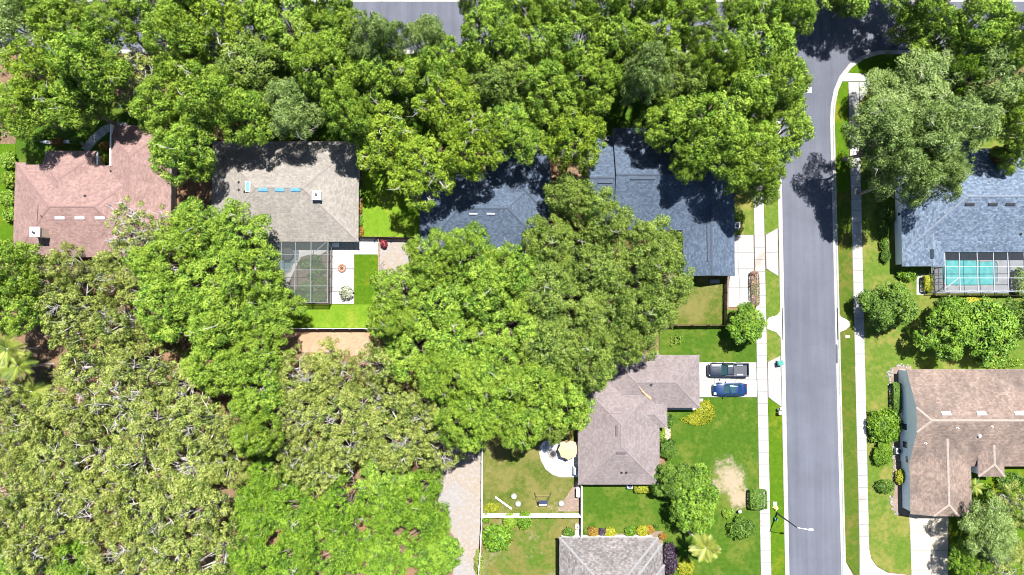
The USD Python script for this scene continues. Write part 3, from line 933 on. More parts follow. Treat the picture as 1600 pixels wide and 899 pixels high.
for (u0, u1, v) in ((934, 957, 284.5), (985, 1024, 278.5)):
    a, na = on4(u0, v); b, nb = on4(u1, v)
    obj('ridge_vent', bx(a[0], min(a[1], b[1]) - .2, min(a[2], b[2]) - .1, b[0], max(a[1], b[1]) + .2, max(a[2], b[2]) + .1), M['cap_blue'], r4)
a, na = on4(1107, 340); b, nb = on4(1107, 409)
obj('ridge_vent', bx(a[0] - .22, b[1], min(a[2], b[2]) - .1, a[0] + .22, a[1], max(a[2], b[2]) + .07), M['cap_blue'], r4)

# 5: the mauve house
h5, r5, on5 = house('house', 'house with an L-shaped pinkish mauve roof behind the two cars on the driveway',
    [dict(px=(950, 555, 1093, 637.5), z=2.7, pitch=.42, axis='x', e0='hip', e1='hip'),
     dict(px=(903, 596, 1030.5, 757.5), z=2.7, pitch=.42, axis='y', e0='hip', e1='hip'),
     dict(px=(940, 625, 1042.5, 668.5), z=2.72, pitch=.42, axis='x', e0='hip', e1='hip')], M['roof_mauve'], M['cap_mauve'], M['stucco'], M['fascia'], capw=.12)
for u, v in ((963.5, 645), (963.5, 673)):
    vent(on5, u, v, M['mauve_vent'], r5, 0.36, 1.35, 0.12, 'up')
vent(on5, 970.5, 708, M['mauve_vent'], r5, 1.35, 0.34, 0.12)
for u, v in ((971, 739), (978.5, 739), (1017.5, 602)):
    pipe(on5, u, v, r5)
p, n = on5(1043, 625)
g_ = W(1008, 612, 4)
vv = [on5(u, v) for u, v in ((998, 604), (1003, 611), (1010, 618), (1016, 623))]
obj('leaf_debris', tube([q[0] + q[1] * .02 for q in vv], [.07, .16, .22, .3], 6), M['wood_tan'], r5)

# 6: the grey house at the bottom
h6, r6, on6 = house('house', 'house with a mottled light grey roof at the bottom edge behind the round shrubs',
    [dict(px=(874, 840, 1029, 962), z=2.7, pitch=.4, axis='x', e0='hip', e1='hip'),
     dict(px=(930, 849.5, 1035.5, 960), z=2.69, pitch=.4, axis='x', e0='hip', e1='hip'),
     dict(px=(930, 883, 1039, 970), z=2.68, pitch=.4, axis='x', e0='hip', e1='hip')], M['roof_grey'], M['cap_grey'], M['stucco'], M['fascia'], capw=.16)

# 7: the pale slate house with the pool
h7, r7, on7 = house('house', 'house with a pale blue-grey roof and a turquoise pool at the right edge',
    [dict(px=(1409.5, 232, 1680, 394), z=2.8, pitch=.42, axis='x', e0='hip', e1='hip'),
     dict(px=(1409, 330, 1475, 416.5), z=2.79, pitch=.5, axis='y', e0='gable', e1='gable', at=0.64),
     dict(px=(1478, 215, 1512, 330), z=2.8, pitch=.4, axis='y', e0='hip', e1='gable')], M['roof_pale'], M['cap_pale'], M['stucco'], M['fascia'], capw=.13)
for u in (1515, 1551, 1578.5):
    vent(on7, u, 319.5, M['dark_metal'], r7, 1.3, 0.4, 0.14)
p, n = on7(1456.5, 397)
obj('skylight', bx(p[0] - .2, p[1] - .65, p[2] - .5, p[0] + .2, p[1] + .65, p[2] + .15), M['window'], r7)
pipe(on7, 1595, 366, r7)

# 8: the tan house
h8, r8, on8 = house('house', 'house with a weathered tan brown roof and pale side wall, lower right',
    [dict(px=(1418, 577, 1690, 729), z=2.7, pitch=.45, axis='x', e0='clip', e1='hip', jerk=.25),
     dict(px=(1421, 650, 1517, 803.5), z=2.68, pitch=.44, axis='y', e0='clip', e1='gable', jerk=.4),
     dict(px=(1528, 665, 1568.5, 745), z=3.4, pitch=.42, axis='y', e0='hip', e1='gable')], M['roof_tan'], M['cap_tan'], M['stucco'], M['fascia'], inset=.25, capw=.15)
for u in (1478, 1533, 1592):
    vent(on8, u, 646.5, M['white'], r8, 1.25, 0.5, 0.16)
for u, v in ((1529.5, 681), (1496, 669), (1550, 667), (1446, 693)):
    pipe(on8, u, v, r8, M['pink_vent'] if v != 681 else M['white'], .08 if v != 681 else .2)
# windows of the pale west wall
def west_window(parent, u, v, z0, z1, wy, xw=None):
    a = W(u, v, (z0 + z1) / 2)
    x = xw
    w = obj('window', bx(x - .05, a[1] - wy / 2 - .08, z0 - .08, x + .02, a[1] + wy / 2 + .08, z1 + .08), M['white'], parent)
    obj('pane', bx(x - .065, a[1] - wy / 2, z0, x - .02, a[1] + wy / 2, z1), M['window'], w)


xw8 = wrect(1418, 577, 1690, 729, 2.7)[0] + .25
xg8 = wrect(1421, 690, 1517, 803.5, 2.68)[0] + .25
for v, z0, z1, wy in ((621, 3.0, 4.1, 1.0), (667, .9, 2.1, .9), (695, .9, 2.1, .9)):
    west_window(h8, 1424, v, z0, z1, wy, xw8)
west_window(h8, 1420, 718, 1.6, 2.3, .9, min(xw8, xg8))
xw7 = wrect(1409.5, 232, 1680, 394, 2.8)[0] + .45
for v in (337, 373):
    west_window(h7, 1404, v, .9, 2.1, .9, xw7)
# garage doors on the drive sides
a = W(1093, 596, 2.7)
x5 = wrect(950, 555, 1093, 637.5, 2.7)[2] - .45
gd = obj('garage_door', bx(x5 - .02, W(0, 617, 0)[1], .12, x5 + .05, W(0, 572, 0)[1], 2.25), M['white'], h5)
x4 = wrect(1067, 330, 1147.5, 431.5, 2.74)[2] - .45
gd = obj('garage_door', bx(x4 - .02, W(0, 422, 0)[1], .12, x4 + .05, W(0, 372, 0)[1], 2.25), M['white'], h4)

# ------------------------------------------------------------------ plants
def leaf_mesh(path, V, F, tone, mat):
    m = UsdGeom.Mesh.Define(stage, path)
    m.CreatePointsAttr(Vt.Vec3fArray.FromNumpy(np.ascontiguousarray(V, np.float32)))
    m.CreateFaceVertexCountsAttr(Vt.IntArray.FromNumpy(np.full(len(F), 3, np.int32)))
    m.CreateFaceVertexIndicesAttr(Vt.IntArray.FromNumpy(np.ascontiguousarray(F, np.int32).ravel()))
    m.CreateSubdivisionSchemeAttr('none')
    UsdGeom.PrimvarsAPI(m).CreatePrimvar('tone', Sdf.ValueTypeNames.FloatArray, 'vertex').Set(Vt.FloatArray.FromNumpy(np.ascontiguousarray(tone, np.float32)))
    UsdShade.MaterialBindingAPI.Apply(m.GetPrim()).Bind(mat)
    return m.GetPrim()


def unit(a):
    return a / (np.linalg.norm(a, axis=-1, keepdims=True) + 1e-9)


def leaves(R, P, N, size, aspect=0.55, upbias=0.9, jit=0.7):
    """Folded leaf sprays at points P that face about along N. Returns vertices, faces."""
    n = len(P)
    nn = unit(N + np.array([0, 0, upbias]) + R.normal(0, jit, (n, 3)))
    a = unit(np.cross(nn, R.normal(0, 1, (n, 3))))
    b = np.cross(nn, a)
    L = (size * R.uniform(0.65, 1.35, n))[:, None] / 2
    Wd = L * aspect
    fold = nn * L * R.uniform(-.25, .35, n)[:, None]
    v = np.stack([P - a * L, P - b * Wd + fold, P + a * L, P + b * Wd + fold], 1).reshape(-1, 3)
    k = np.arange(n)[:, None] * 4
    f = np.concatenate([k + [0, 1, 2], k + [0, 2, 3]], 1).reshape(-1, 3)
    return v, f


def crown_data(seed, R=5.0, zc=8.0, zr=2.8, lobes=8, puffs=150, puff_r=0.85, per=154, leaf=0.292, gap=0.12, jit=0.7, flat=0.7, ragged=0.0, bare=0.0):
    """The crown of a broad tree: lobes carry puffs, puffs carry leaf sprays."""
    g = np.random.default_rng(seed)
    a = np.arange(lobes) * 2 * PI / lobes + g.normal(0, .25, lobes)
    rad = R * g.uniform(0.5, 0.74, lobes)
    lc = np.stack([rad * np.cos(a), rad * np.sin(a), zc + zr * g.uniform(-.55, .15, lobes)], 1)
    lr = R * g.uniform(0.24, 0.36, lobes)
    inner = max(3, lobes * 2 // 3)
    ia = np.arange(inner) * 2.4 + g.normal(0, .3, inner); ir = R * .42 * np.sqrt((np.arange(inner) + .3) / inner)
    lc = np.vstack([lc, np.c_[ir * np.cos(ia), ir * np.sin(ia), zc + zr * g.uniform(.05, .6, inner)]])
    lr = np.append(lr, R * g.uniform(.25, .37, inner))
    nl = len(lr)
    pc = []
    tries = 0
    while len(pc) < puffs and tries < 200:
        tries += 1
        k = g.choice(nl, puffs, p=lr ** 2 / (lr ** 2).sum())
        d = unit(g.normal(0, 1, (puffs, 3)))
        d[:, 2] = np.where(d[:, 2] < -.25, -d[:, 2], d[:, 2])
        p = lc[k] + d * lr[k][:, None] * np.array([1, 1, zr / R * 1.25]) * g.uniform(.74, 1.1 + ragged, (puffs, 1))
        dist = np.linalg.norm((p[:, None] - lc[None]) / np.array([1, 1, zr / R * 1.25]), axis=2) / lr[None]
        dist[np.arange(puffs), k] = 9
        ok = (dist.min(1) > 0.82)
        for q in p[ok]:
            if len(pc) < puffs and (not pc or np.min(np.linalg.norm(np.array(pc) - q, axis=1)) > puff_r * (1.3 if tries < 60 else .85)):
                pc.append(q)
    pc = np.array(pc)
    fld = meshkit.noise(pc * .62 + seed * 3.1) + .35 * g.random(len(pc))
    keep = fld > np.quantile(fld, gap * 1.25)
    bareC = pc[~keep]
    pc = pc[keep]
    pr = puff_r * g.uniform(.6, 1.35, len(pc))
    cnt = np.maximum(12, (per * (pr / puff_r) ** 2).astype(int))
    idx = np.repeat(np.arange(len(pc)), cnt)
    d = unit(g.normal(0, 1, (len(idx), 3)) + np.array([0, 0, .35]))
    sh = g.uniform(.35, 1.0, len(idx)) ** .5
    # uneven outline of every puff
    w = 0.75 + 0.55 * meshkit.noise(d * 2.2 + idx[:, None] * 3.7)
    P = pc[idx] + d * (pr[idx] * sh * w)[:, None] * np.array([1, 1, flat])
    v, f = leaves(g, P, d, leaf, jit=jit, upbias=.45)
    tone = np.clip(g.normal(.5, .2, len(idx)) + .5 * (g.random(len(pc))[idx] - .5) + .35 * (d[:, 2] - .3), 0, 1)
    return v, f, np.repeat(tone, 4), lc, lr, pc, bareC


def skeleton(seed, lc, pc, zc, r0=0.28, twigs=40, sides=6):
    g = np.random.default_rng(seed + 99)
    fork = np.array([g.normal(0, .2), g.normal(0, .2), zc * .34])
    ms = [tube([(0, 0, -.3), (0, 0, .15), fork * .5 + [0, 0, .1], fork], [r0 * 1.7, r0 * 1.15, r0, r0 * .92], 8)]
    tips = []
    for c in lc:
        m = fork * .5 + c * .5 + g.normal(0, .35, 3) + [0, 0, .3]
        q = c + [0, 0, -.3]
        ms.append(tube([fork - [0, 0, .2], fork * .75 + m * .25, m, q], [r0 * .75, r0 * .58, r0 * .4, r0 * .2], sides))
        tips += [m, q]
    tips = np.array(tips)
    if len(pc):
        for p in pc[g.permutation(len(pc))[:twigs]]:
            b = tips[np.argmin(np.linalg.norm(tips - p, axis=1))]
            mid = (b + p) / 2 + g.normal(0, .2, 3)
            ms.append(tube([b, mid, p], [r0 * .24, r0 * .15, r0 * .06], 4))
    return cat_(ms), tips


def bare_twigs(seed, pc, tips, n, r=0.05, reach=1.6):
    """Pale leafless boughs that stand out at the top of a thin crown."""
    g = np.random.default_rng(seed + 7)
    ms = []
    src = pc if len(pc) else tips
    for _ in range(n):
        p = src[g.integers(len(src))] + g.normal(0, .4, 3) + [0, 0, .35]
        b = tips[np.argmin(np.linalg.norm(tips - p, axis=1))] * .55 + p * .45
        k = (b + p) / 2 + g.normal(0, .25, 3)
        rr_ = r * g.uniform(.6, 1.5)
        ms.append(tube([b, k, p], [rr_ * 1.3, rr_, rr_ * .6], 4))
        for _ in range(3):
            e = p + unit(g.normal(0, 1, 3) + [0, 0, .3]) * reach * g.uniform(.3, .8)
            ms.append(tube([k * .4 + p * .6, (p + e) / 2 + g.normal(0, .12, 3), e], [rr_ * .7, rr_ * .5, rr_ * .25], 3))
    return cat_(ms)


KINDS = {}


def tree_kind(key, seed, mat, bark='bark', bare=0, twig_r=0.05, **kw):
    """A class prim with trunk, crown and perhaps bare boughs, about 5 m in radius: trees refer to it."""
    zc = kw.get('zc', 8.0)
    v, f, tone, lc, lr, pc, bc = crown_data(seed, **kw)
    root = f'/World/tree_kind_{sum(map(len, KINDS.values())) + 1}'
    stage.CreateClassPrim(root)
    stage.GetPrimAtPath(root).SetTypeName('Xform')
    sk, tips = skeleton(seed, lc, np.vstack([pc, bc]) if len(bc) else pc, zc)
    usdkit.mesh(stage, root + '/trunk', sk, M[bark])
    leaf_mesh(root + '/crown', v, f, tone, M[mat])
    if bare:
        bb = usdkit.mesh(stage, root + '/bare_boughs', bare_twigs(seed, np.vstack([pc, bc]) if len(bc) else pc, tips, bare, twig_r), M['bark_pale'])
        tag(bb.GetPrim(), kind='stuff')
    KINDS.setdefault(key, []).append((root, zc))


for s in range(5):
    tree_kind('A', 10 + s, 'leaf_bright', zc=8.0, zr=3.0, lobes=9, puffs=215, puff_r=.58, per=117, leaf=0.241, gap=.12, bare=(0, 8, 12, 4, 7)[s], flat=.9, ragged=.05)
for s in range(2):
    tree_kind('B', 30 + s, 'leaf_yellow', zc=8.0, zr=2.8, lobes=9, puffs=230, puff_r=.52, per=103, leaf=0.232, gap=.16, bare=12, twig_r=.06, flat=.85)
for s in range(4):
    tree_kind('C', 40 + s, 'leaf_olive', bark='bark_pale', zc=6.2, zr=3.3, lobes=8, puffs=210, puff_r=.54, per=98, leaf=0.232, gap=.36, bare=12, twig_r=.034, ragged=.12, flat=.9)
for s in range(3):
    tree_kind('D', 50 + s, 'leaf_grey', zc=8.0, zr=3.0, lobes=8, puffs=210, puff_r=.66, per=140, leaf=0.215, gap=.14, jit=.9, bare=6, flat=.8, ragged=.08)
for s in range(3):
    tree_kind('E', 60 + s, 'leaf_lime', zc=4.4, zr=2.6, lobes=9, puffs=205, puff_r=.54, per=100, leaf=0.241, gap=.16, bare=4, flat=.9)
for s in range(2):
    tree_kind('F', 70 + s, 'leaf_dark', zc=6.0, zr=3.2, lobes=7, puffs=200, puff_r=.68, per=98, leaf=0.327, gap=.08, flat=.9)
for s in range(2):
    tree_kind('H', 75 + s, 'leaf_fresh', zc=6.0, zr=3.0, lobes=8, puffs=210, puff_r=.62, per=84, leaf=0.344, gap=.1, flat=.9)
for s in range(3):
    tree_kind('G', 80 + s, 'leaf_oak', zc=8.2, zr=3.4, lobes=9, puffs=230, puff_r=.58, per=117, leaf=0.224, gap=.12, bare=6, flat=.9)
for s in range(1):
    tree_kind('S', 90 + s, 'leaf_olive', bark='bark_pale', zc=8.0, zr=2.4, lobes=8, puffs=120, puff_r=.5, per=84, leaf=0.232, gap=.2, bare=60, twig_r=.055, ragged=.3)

KIND_WORDS = {'A': 'bright green broad-crowned oak', 'B': 'yellow-green tree with clustered foliage', 'C': 'olive scrub oak with pale bare boughs', 'D': 'grey-green soft-leaved tree',
              'E': 'vivid lime green low tree', 'F': 'dark glossy round-headed tree', 'G': 'dense olive green live oak', 'S': 'half-dead tree of bare grey boughs', 'H': 'fresh green broad-leaved tree'}
KIND_NAME = {'A': 'oak_tree', 'B': 'yellow_green_tree', 'C': 'scrub_oak', 'D': 'grey_green_tree', 'E': 'lime_tree', 'F': 'round_headed_tree', 'G': 'live_oak', 'S': 'half_dead_tree', 'H': 'broad_leaved_tree'}
HEIGHT = {'A': 12.0, 'B': 11.5, 'C': 7.5, 'D': 12.0, 'E': 5.5, 'F': 6.5, 'G': 11.5, 'S': 9.5, 'H': 6.5}
TOPS = {'A': 9.9, 'B': 9.8, 'C': 7.9, 'D': 10.0, 'E': 5.6, 'F': 8.2, 'G': 10.2, 'S': 9.6, 'H': 8.2}     # crown top of the kind at scale 1
trng = random.Random(11)
count = {}


def tree(u, v, r, k, where, h=None, grp=None):
    """A tree whose crown shows at pixel (u, v) with a radius of r pixels."""
    h = h or HEIGHT[k] * (trng.uniform(.75, 1.3) if k == 'C' else trng.uniform(.85, 1.15)) * (1.22 if v < 300 and k in 'ABD' else 1.0)
    zs = h / TOPS[k]
    n = count[k] = count.get(k, -1) + 1
    root, zc = KINDS[k][n % len(KINDS[k])]
    p = W(u, v, zc * zs)
    s = r * 0.093 * (CAM[2] - zc * zs) / CAM[2] / 5.0
    x = UsdGeom.Xform.Define(stage, '/World/' + numbered('/World', KIND_NAME[k]))
    x.AddTranslateOp().Set(Gf.Vec3d(float(p[0]), float(p[1]), 0.0))
    x.AddRotateZOp().Set(trng.uniform(0, 360))
    x.AddScaleOp().Set(Gf.Vec3f(s * trng.uniform(.95, 1.05), s * trng.uniform(.95, 1.05), zs))
    x.GetPrim().GetReferences().AddInternalReference(root)
    x.GetPrim().SetInstanceable(True)
    tag(x.GetPrim(), KIND_WORDS[k] + ' ' + where, 'tree', grp)
    return x


T_ = [
 # along the top street, from left to right
 (28, 40, 58, 'D', 'in the top left corner of the wood'), (98, 38, 52, 'A', 'at the top edge, second from the left corner'), (62, 108, 58, 'B', 'north-west of the red roof, beyond the wall'),
 (24, 168, 50, 'A', 'at the left edge above the red roof'), (135, 100, 56, 'A', 'straight north of the red roof, in the second row'), (112, 160, 48, 'A', 'shading the red roof from the north'),
 (172, 34, 48, 'A', 'at the top edge right of the corner trees'), (215, 120, 52, 'S', 'among green oaks north of the curved wall'), (255, 165, 52, 'A', 'between the curved wall and the beige roof'),
 (272, 62, 58, 'A', 'at the top beside the street, left of the bare tree gap'), (285, 236, 58, 'A', 'overhanging the red roof on its right side'), (335, 40, 56, 'B', 'by the street north of the beige roof, left'),
 (330, 150, 58, 'A', 'north of the gap between red and beige roofs'), (392, 105, 62, 'G', 'north of the beige roof, second row'), (390, 180, 50, 'A', 'touching the upper left of the beige roof'),
 (450, 40, 62, 'A', 'by the street straight north of the beige roof'), (455, 165, 56, 'D', 'shading the top of the beige roof'), (508, 105, 56, 'A', 'north of the beige roof, right of its middle'),
 (535, 48, 46, 'A', 'where the street first shows through the canopy'), (600, 108, 58, 'A', 'between the street gap and the yellow-green trees'), (590, 62, 42, 'D', 'under the visible stretch of street, left'),
 (665, 62, 40, 'D', 'under the visible stretch of street, middle'), (690, 105, 46, 'A', 'below the grey-green trees by the street'), (540, 175, 44, 'A', 'by the upper right corner of the beige roof'),
 (600, 215, 60, 'B', 'overhanging the right side of the beige roof'), (665, 265, 58, 'B', 'over the lawn between beige and slate roofs'), (700, 165, 62, 'B', 'with a forked bare branch, north of the small slate roof'),
 (735, 235, 52, 'B', 'shading the small slate roof from above'), (762, 52, 54, 'A', 'by the street, right of its visible stretch'), (775, 135, 56, 'G', 'north of the small slate roof'),
 (800, 205, 50, 'A', 'over the top edge of the small slate roof'), (838, 62, 54, 'A', 'by the street, above the small slate roof'), (850, 140, 56, 'A', 'in the second row above the gap of the slate roofs'),
 (905, 62, 56, 'A', 'by the street, above the gap of the slate roofs'), (898, 222, 56, 'B', 'between the two slate roofs, on their north side'), (925, 130, 52, 'A', 'above the left end of the large slate roof'),
 (968, 66, 52, 'A', 'by the street, above the large slate roof, left'), (1005, 118, 46, 'D', 'in the middle above the large slate roof'), (1030, 45, 52, 'A', 'by the street, above the middle of the large slate roof'),
 (1062, 120, 56, 'G', 'in the second row above the large slate roof'), (1085, 35, 46, 'A', 'by the street, left of its small grey opening'), (1040, 195, 42, 'A', 'over the north edge of the large slate roof'),
 (1105, 195, 60, 'A', 'over the upper right of the large slate roof'), (1170, 150, 60, 'A', 'beside the side road near its junction, second row'), (1192, 62, 58, 'A', 'at the corner of the street and the side road'),
 (1213, 132, 54, 'A', 'leaning over the stop bar of the side road'), (1222, 205, 50, 'A', 'overhanging the left edge of the side road'), (1165, 245, 56, 'A', 'between the large slate roof and the side road'),
 (1192, 280, 38, 'A', 'above the driveway with the pink hedge'), (1080, 250, 36, 'A', 'with its crown over the large slate roof'), (1122, 92, 40, 'A', 'below the small opening onto the street'),
 (1165, 12, 36, 'A', 'at the top edge by the small street opening'), (745, 5, 30, 'A', 'at the top edge right of the visible street'),
 (60, -8, 46, 'A', 'cut by the top edge, second tree of the street row'), (236, 4, 46, 'A', 'cut by the top edge above the bare tree gap'), (305, -8, 48, 'A', 'cut by the top edge, north of the red and beige roofs'), (395, 14, 46, 'A', 'cut by the top edge, north-west of the beige roof'), (505, -2, 46, 'A', 'cut by the top edge, left of the visible street'),
 (812, 0, 46, 'A', 'cut by the top edge above the small slate roof'), (868, 14, 44, 'A', 'cut by the top edge above the slate roof gap'), (945, 6, 46, 'A', 'cut by the top edge left of the large slate roof'), (1005, -8, 46, 'A', 'cut by the top edge above the large slate roof'), (1062, -4, 42, 'A', 'cut by the top edge, left of the small street opening'), (1225, 18, 46, 'A', 'cut by the top edge at the street corner'),
 (1345, -38, 60, 'A', 'at the top edge over the junction, left', 11.0), (1405, -52, 60, 'A', 'beyond the top edge, shading the junction', 9.5), (1285, -55, 62, 'A', 'beyond the top edge, left of the junction', 11.0), (1325, 5, 26, 'A', 'peeping in over the junction at the top edge', 6.0),
 (1440, 10, 40, 'A', 'at the top edge right of the junction'), (1432, 46, 40, 'A', 'at the right side of the junction', 7.0), (1475, 62, 52, 'A', 'above the grey-green grove at the upper right', 8.5), (1535, 35, 58, 'A', 'at the top edge, upper right'),
 (1588, 60, 50, 'A', 'near the upper right corner'), (1408, 156, 56, 'D', 'beside the corner grass and the curved kerb', 7.5), (1450, 128, 62, 'D', 'in the middle of the upper right grove', 9.0), (1500, 120, 40, 'E', 'among grey-green crowns at the upper right', 10.5), (1545, 130, 60, 'D', 'in the right part of the upper right grove'),
 (1388, 216, 60, 'D', 'shading the right pavement'), (1450, 212, 62, 'D', 'above the left end of the pale slate roof'), (1418, 276, 54, 'D', 'hanging over the corner of the pale slate roof'), (1470, 268, 44, 'D', 'lying over the pale slate roof'), (1510, 190, 54, 'D', 'north of the pale slate roof'),
 (1592, 190, 48, 'A', 'at the right edge above the pale slate roof'), (1578, 245, 26, 'A', 'over the pale slate roof by the red shrub', 7.5),
 # the wood on the left, above its sandy gap
 (18, 420, 46, 'A', 'at the left edge below the red roof'), (72, 440, 50, 'C', 'below the red roof, near the left edge'), (22, 480, 46, 'A', 'at the left edge above the palms'), (110, 418, 40, 'C', 'touching the lower edge of the red roof'),
 (118, 490, 58, 'C', 'above the sandy gap in the left wood'), (190, 428, 54, 'C', 'below the half-dead tree on the red roof'), (222, 362, 54, 'S', 'reaching over the lower right of the red roof'), (188, 505, 50, 'C', 'at the right end of the sandy gap'),
 (262, 410, 58, 'A', 'right of the half-dead tree below the red roof'), (310, 365, 48, 'A', 'between the red and beige roofs, south side'), (370, 365, 52, 'A', 'over the lower left of the beige roof'), (388, 430, 56, 'A', 'left of the screened garden'),
 (325, 440, 60, 'A', 'south of the gap between red and beige roofs'), (258, 478, 58, 'A', 'in the middle of the upper left wood'), (345, 505, 60, 'A', 'south-west of the screened garden'), (425, 475, 50, 'A', 'over the corner of the screened garden'),
 (400, 545, 50, 'A', 'left of the sandy bank behind the vinyl fence'), (335, 575, 48, 'A', 'in the dark fold of the left wood, upper'), (398, 612, 44, 'A', 'in the dark fold of the left wood, middle'), (405, 680, 40, 'A', 'in the dark fold of the left wood, lower'),
 # the pale scrub in the lower left
 (-6, 615, 46, 'C', 'cut by the left edge below the palms'), (-8, 705, 46, 'C', 'cut by the left edge, second row'), (-10, 820, 46, 'C', 'cut by the left edge, third row'),
 (135, 572, 54, 'C', 'right of the fan palms'), (215, 575, 54, 'C', 'below the sandy gap, middle'), (290, 600, 54, 'C', 'left of the dark fold, top of the scrub'), (120, 640, 52, 'C', 'by the sandy clearing below the palms'),
 (35, 660, 50, 'C', 'at the left edge below the palms'), (180, 640, 54, 'S', 'in the upper middle of the lower left scrub'), (250, 655, 56, 'C', 'in the upper middle of the lower left scrub'), (325, 665, 54, 'C', 'left of the dark fold, middle of the scrub'),
 (70, 715, 54, 'C', 'in the left of the scrub, second row'), (140, 715, 54, 'C', 'in the left middle of the scrub, second row'), (210, 725, 56, 'C', 'in the middle of the scrub, second row'), (285, 730, 56, 'C', 'in the right middle of the scrub, second row'), (350, 725, 46, 'C', 'at the right end of the scrub, second row'),
 (20, 765, 48, 'C', 'at the left edge, third row of the scrub'), (90, 785, 54, 'C', 'in the left of the scrub, third row'), (165, 795, 56, 'C', 'in the left middle of the scrub, third row'), (240, 800, 56, 'C', 'in the middle of the scrub, third row'), (315, 800, 52, 'C', 'at the right end of the scrub, third row'),
 (55, 850, 52, 'C', 'in the left of the scrub, bottom row'), (120, 880, 50, 'E', 'among olive scrub at the bottom edge'), (190, 870, 54, 'C', 'in the left middle of the scrub, bottom row'), (265, 872, 54, 'C', 'in the middle of the scrub, bottom row'), (335, 870, 50, 'C', 'at the right of the scrub, bottom row'),
 (15, 880, 40, 'A', 'in the bottom left corner', 7.0),
 # the lime green growth at the bottom
 (425, 735, 46, 'E', 'at the top left of the lime green thicket'), (505, 730, 48, 'C', 'between the olive scrub and the lime thicket', 6.5), (400, 800, 46, 'E', 'at the left of the lime green thicket'), (465, 795, 50, 'E', 'in the middle left of the lime thicket'),
 (540, 790, 50, 'E', 'in the middle of the lime thicket'), (610, 790, 48, 'E', 'in the middle right of the lime thicket'), (665, 760, 36, 'E', 'beside the top of the sandy path'), (665, 820, 42, 'E', 'beside the middle of the sandy path'),
 (395, 868, 44, 'E', 'at the bottom left of the lime thicket'), (460, 868, 48, 'E', 'at the bottom edge of the lime thicket, left'), (530, 860, 48, 'E', 'at the bottom edge of the lime thicket, middle'), (600, 865, 46, 'E', 'at the bottom edge of the lime thicket, right'), (680, 872, 40, 'H', 'hanging over the bottom of the sandy path', 5.5), (600, 738, 44, 'A', 'at the top of the lime thicket', 6.5),
 # the middle of the wood
 (465, 590, 50, 'C', 'below the sandy bank, left'), (520, 580, 46, 'C', 'in front of the sandy bank'), (590, 575, 46, 'C', 'below the right end of the sandy bank'), (460, 655, 50, 'C', 'right of the dark fold, middle'), (530, 640, 52, 'C', 'in the middle of the central scrub'), (600, 640, 52, 'C', 'right of the middle of the central scrub'),
 (470, 715, 42, 'C', 'at the lower left of the central scrub'), (550, 700, 50, 'C', 'at the lower middle of the central scrub'), (625, 700, 48, 'C', 'at the lower right of the central scrub'), (670, 640, 48, 'C', 'below the central oaks'), (690, 695, 46, 'C', 'above the sandy path'), (728, 665, 46, 'A', 'at the corner of the sandy path and back garden'),
 (625, 455, 46, 'A', 'right of the bare garden bed'), (612, 500, 42, 'A', 'over the right end of the vinyl fence'), (675, 405, 46, 'A', 'below the small slate roof, left'), (690, 470, 54, 'A', 'with bare forked bough south of the small slate roof'), (650, 540, 50, 'A', 'right of the sandy bank'),
 (735, 395, 46, 'A', 'over the lower edge of the small slate roof'), (755, 455, 54, 'A', 'straight below the small slate roof'), (720, 535, 54, 'A', 'in the middle of the central wood'), (800, 425, 50, 'A', 'below the right end of the small slate roof'),
 (790, 510, 56, 'A', 'in the centre of the picture, lower'), (700, 590, 50, 'A', 'at the lower left of the central oaks'), (770, 590, 54, 'A', 'at the lower middle of the central oaks'), (755, 640, 42, 'A', 'above the back garden of the mauve house, left'),
 (860, 375, 52, 'G', 'over the right side of the small slate roof'), (890, 315, 44, 'G', 'between the two slate roofs'), (940, 345, 52, 'G', 'over the lower left of the large slate roof'), (860, 455, 56, 'G', 'in the centre of the picture, right'), (930, 415, 58, 'G', 'below the left part of the large slate roof'),
 (1012, 390, 56, 'G', 'over the lower edge of the large slate roof'), (1042, 434, 50, 'G', 'at the right end of the big grove by the lawn'), (865, 540, 56, 'G', 'in the lower middle of the big grove'), (940, 495, 58, 'G', 'in the middle of the big grove'), (1010, 482, 54, 'G', 'beside the dark picket fence'),
 (985, 535, 46, 'G', 'over the top of the mauve roof'), (920, 570, 52, 'G', 'hanging over the mauve roof, left'), (835, 610, 56, 'A', 'above the back garden of the mauve house'), (885, 628, 48, 'A', 'hanging over the west side of the mauve roof'), (815, 668, 40, 'A', 'over the lawn of the mauve house, beside the patio'), (862, 665, 30, 'G', 'over the round patio', 8.0),
 # single trees in the gardens
 (1166, 508, 33, 'H', 'on the lawn beside the left pavement, pale young leaves', 5.0), (1390, 477, 43, 'F', 'beside the right pavement below the pale slate roof', 6.0), (1484, 512, 46, 'H', 'left of two behind the tan roof', 6.5), (1540, 516, 54, 'H', 'right of two behind the tan roof', 6.5), (1592, 500, 34, 'F', 'at the right edge below the pool', 6.0),
 (1083, 782, 48, 'H', 'on the front lawn of the mauve house', 6.0), (1050, 752, 34, 'F', 'against the corner of the mauve roof', 5.5),
 (1549, 826, 50, 'D', 'over the right end of the buff driveway', 8.0), (1042, 386, 32, 'G', 'small, in the notch of the large slate roof', 9.0), (1592, 790, 42, 'C', 'at the right edge by the tan house'), (1516, 878, 36, 'E', 'beside the buff driveway at the bottom edge'), (1570, 880, 52, 'C', 'in the bottom right corner'),
]
for q in T_:
    tree(*q[:5], h=q[5] if len(q) > 5 else None)


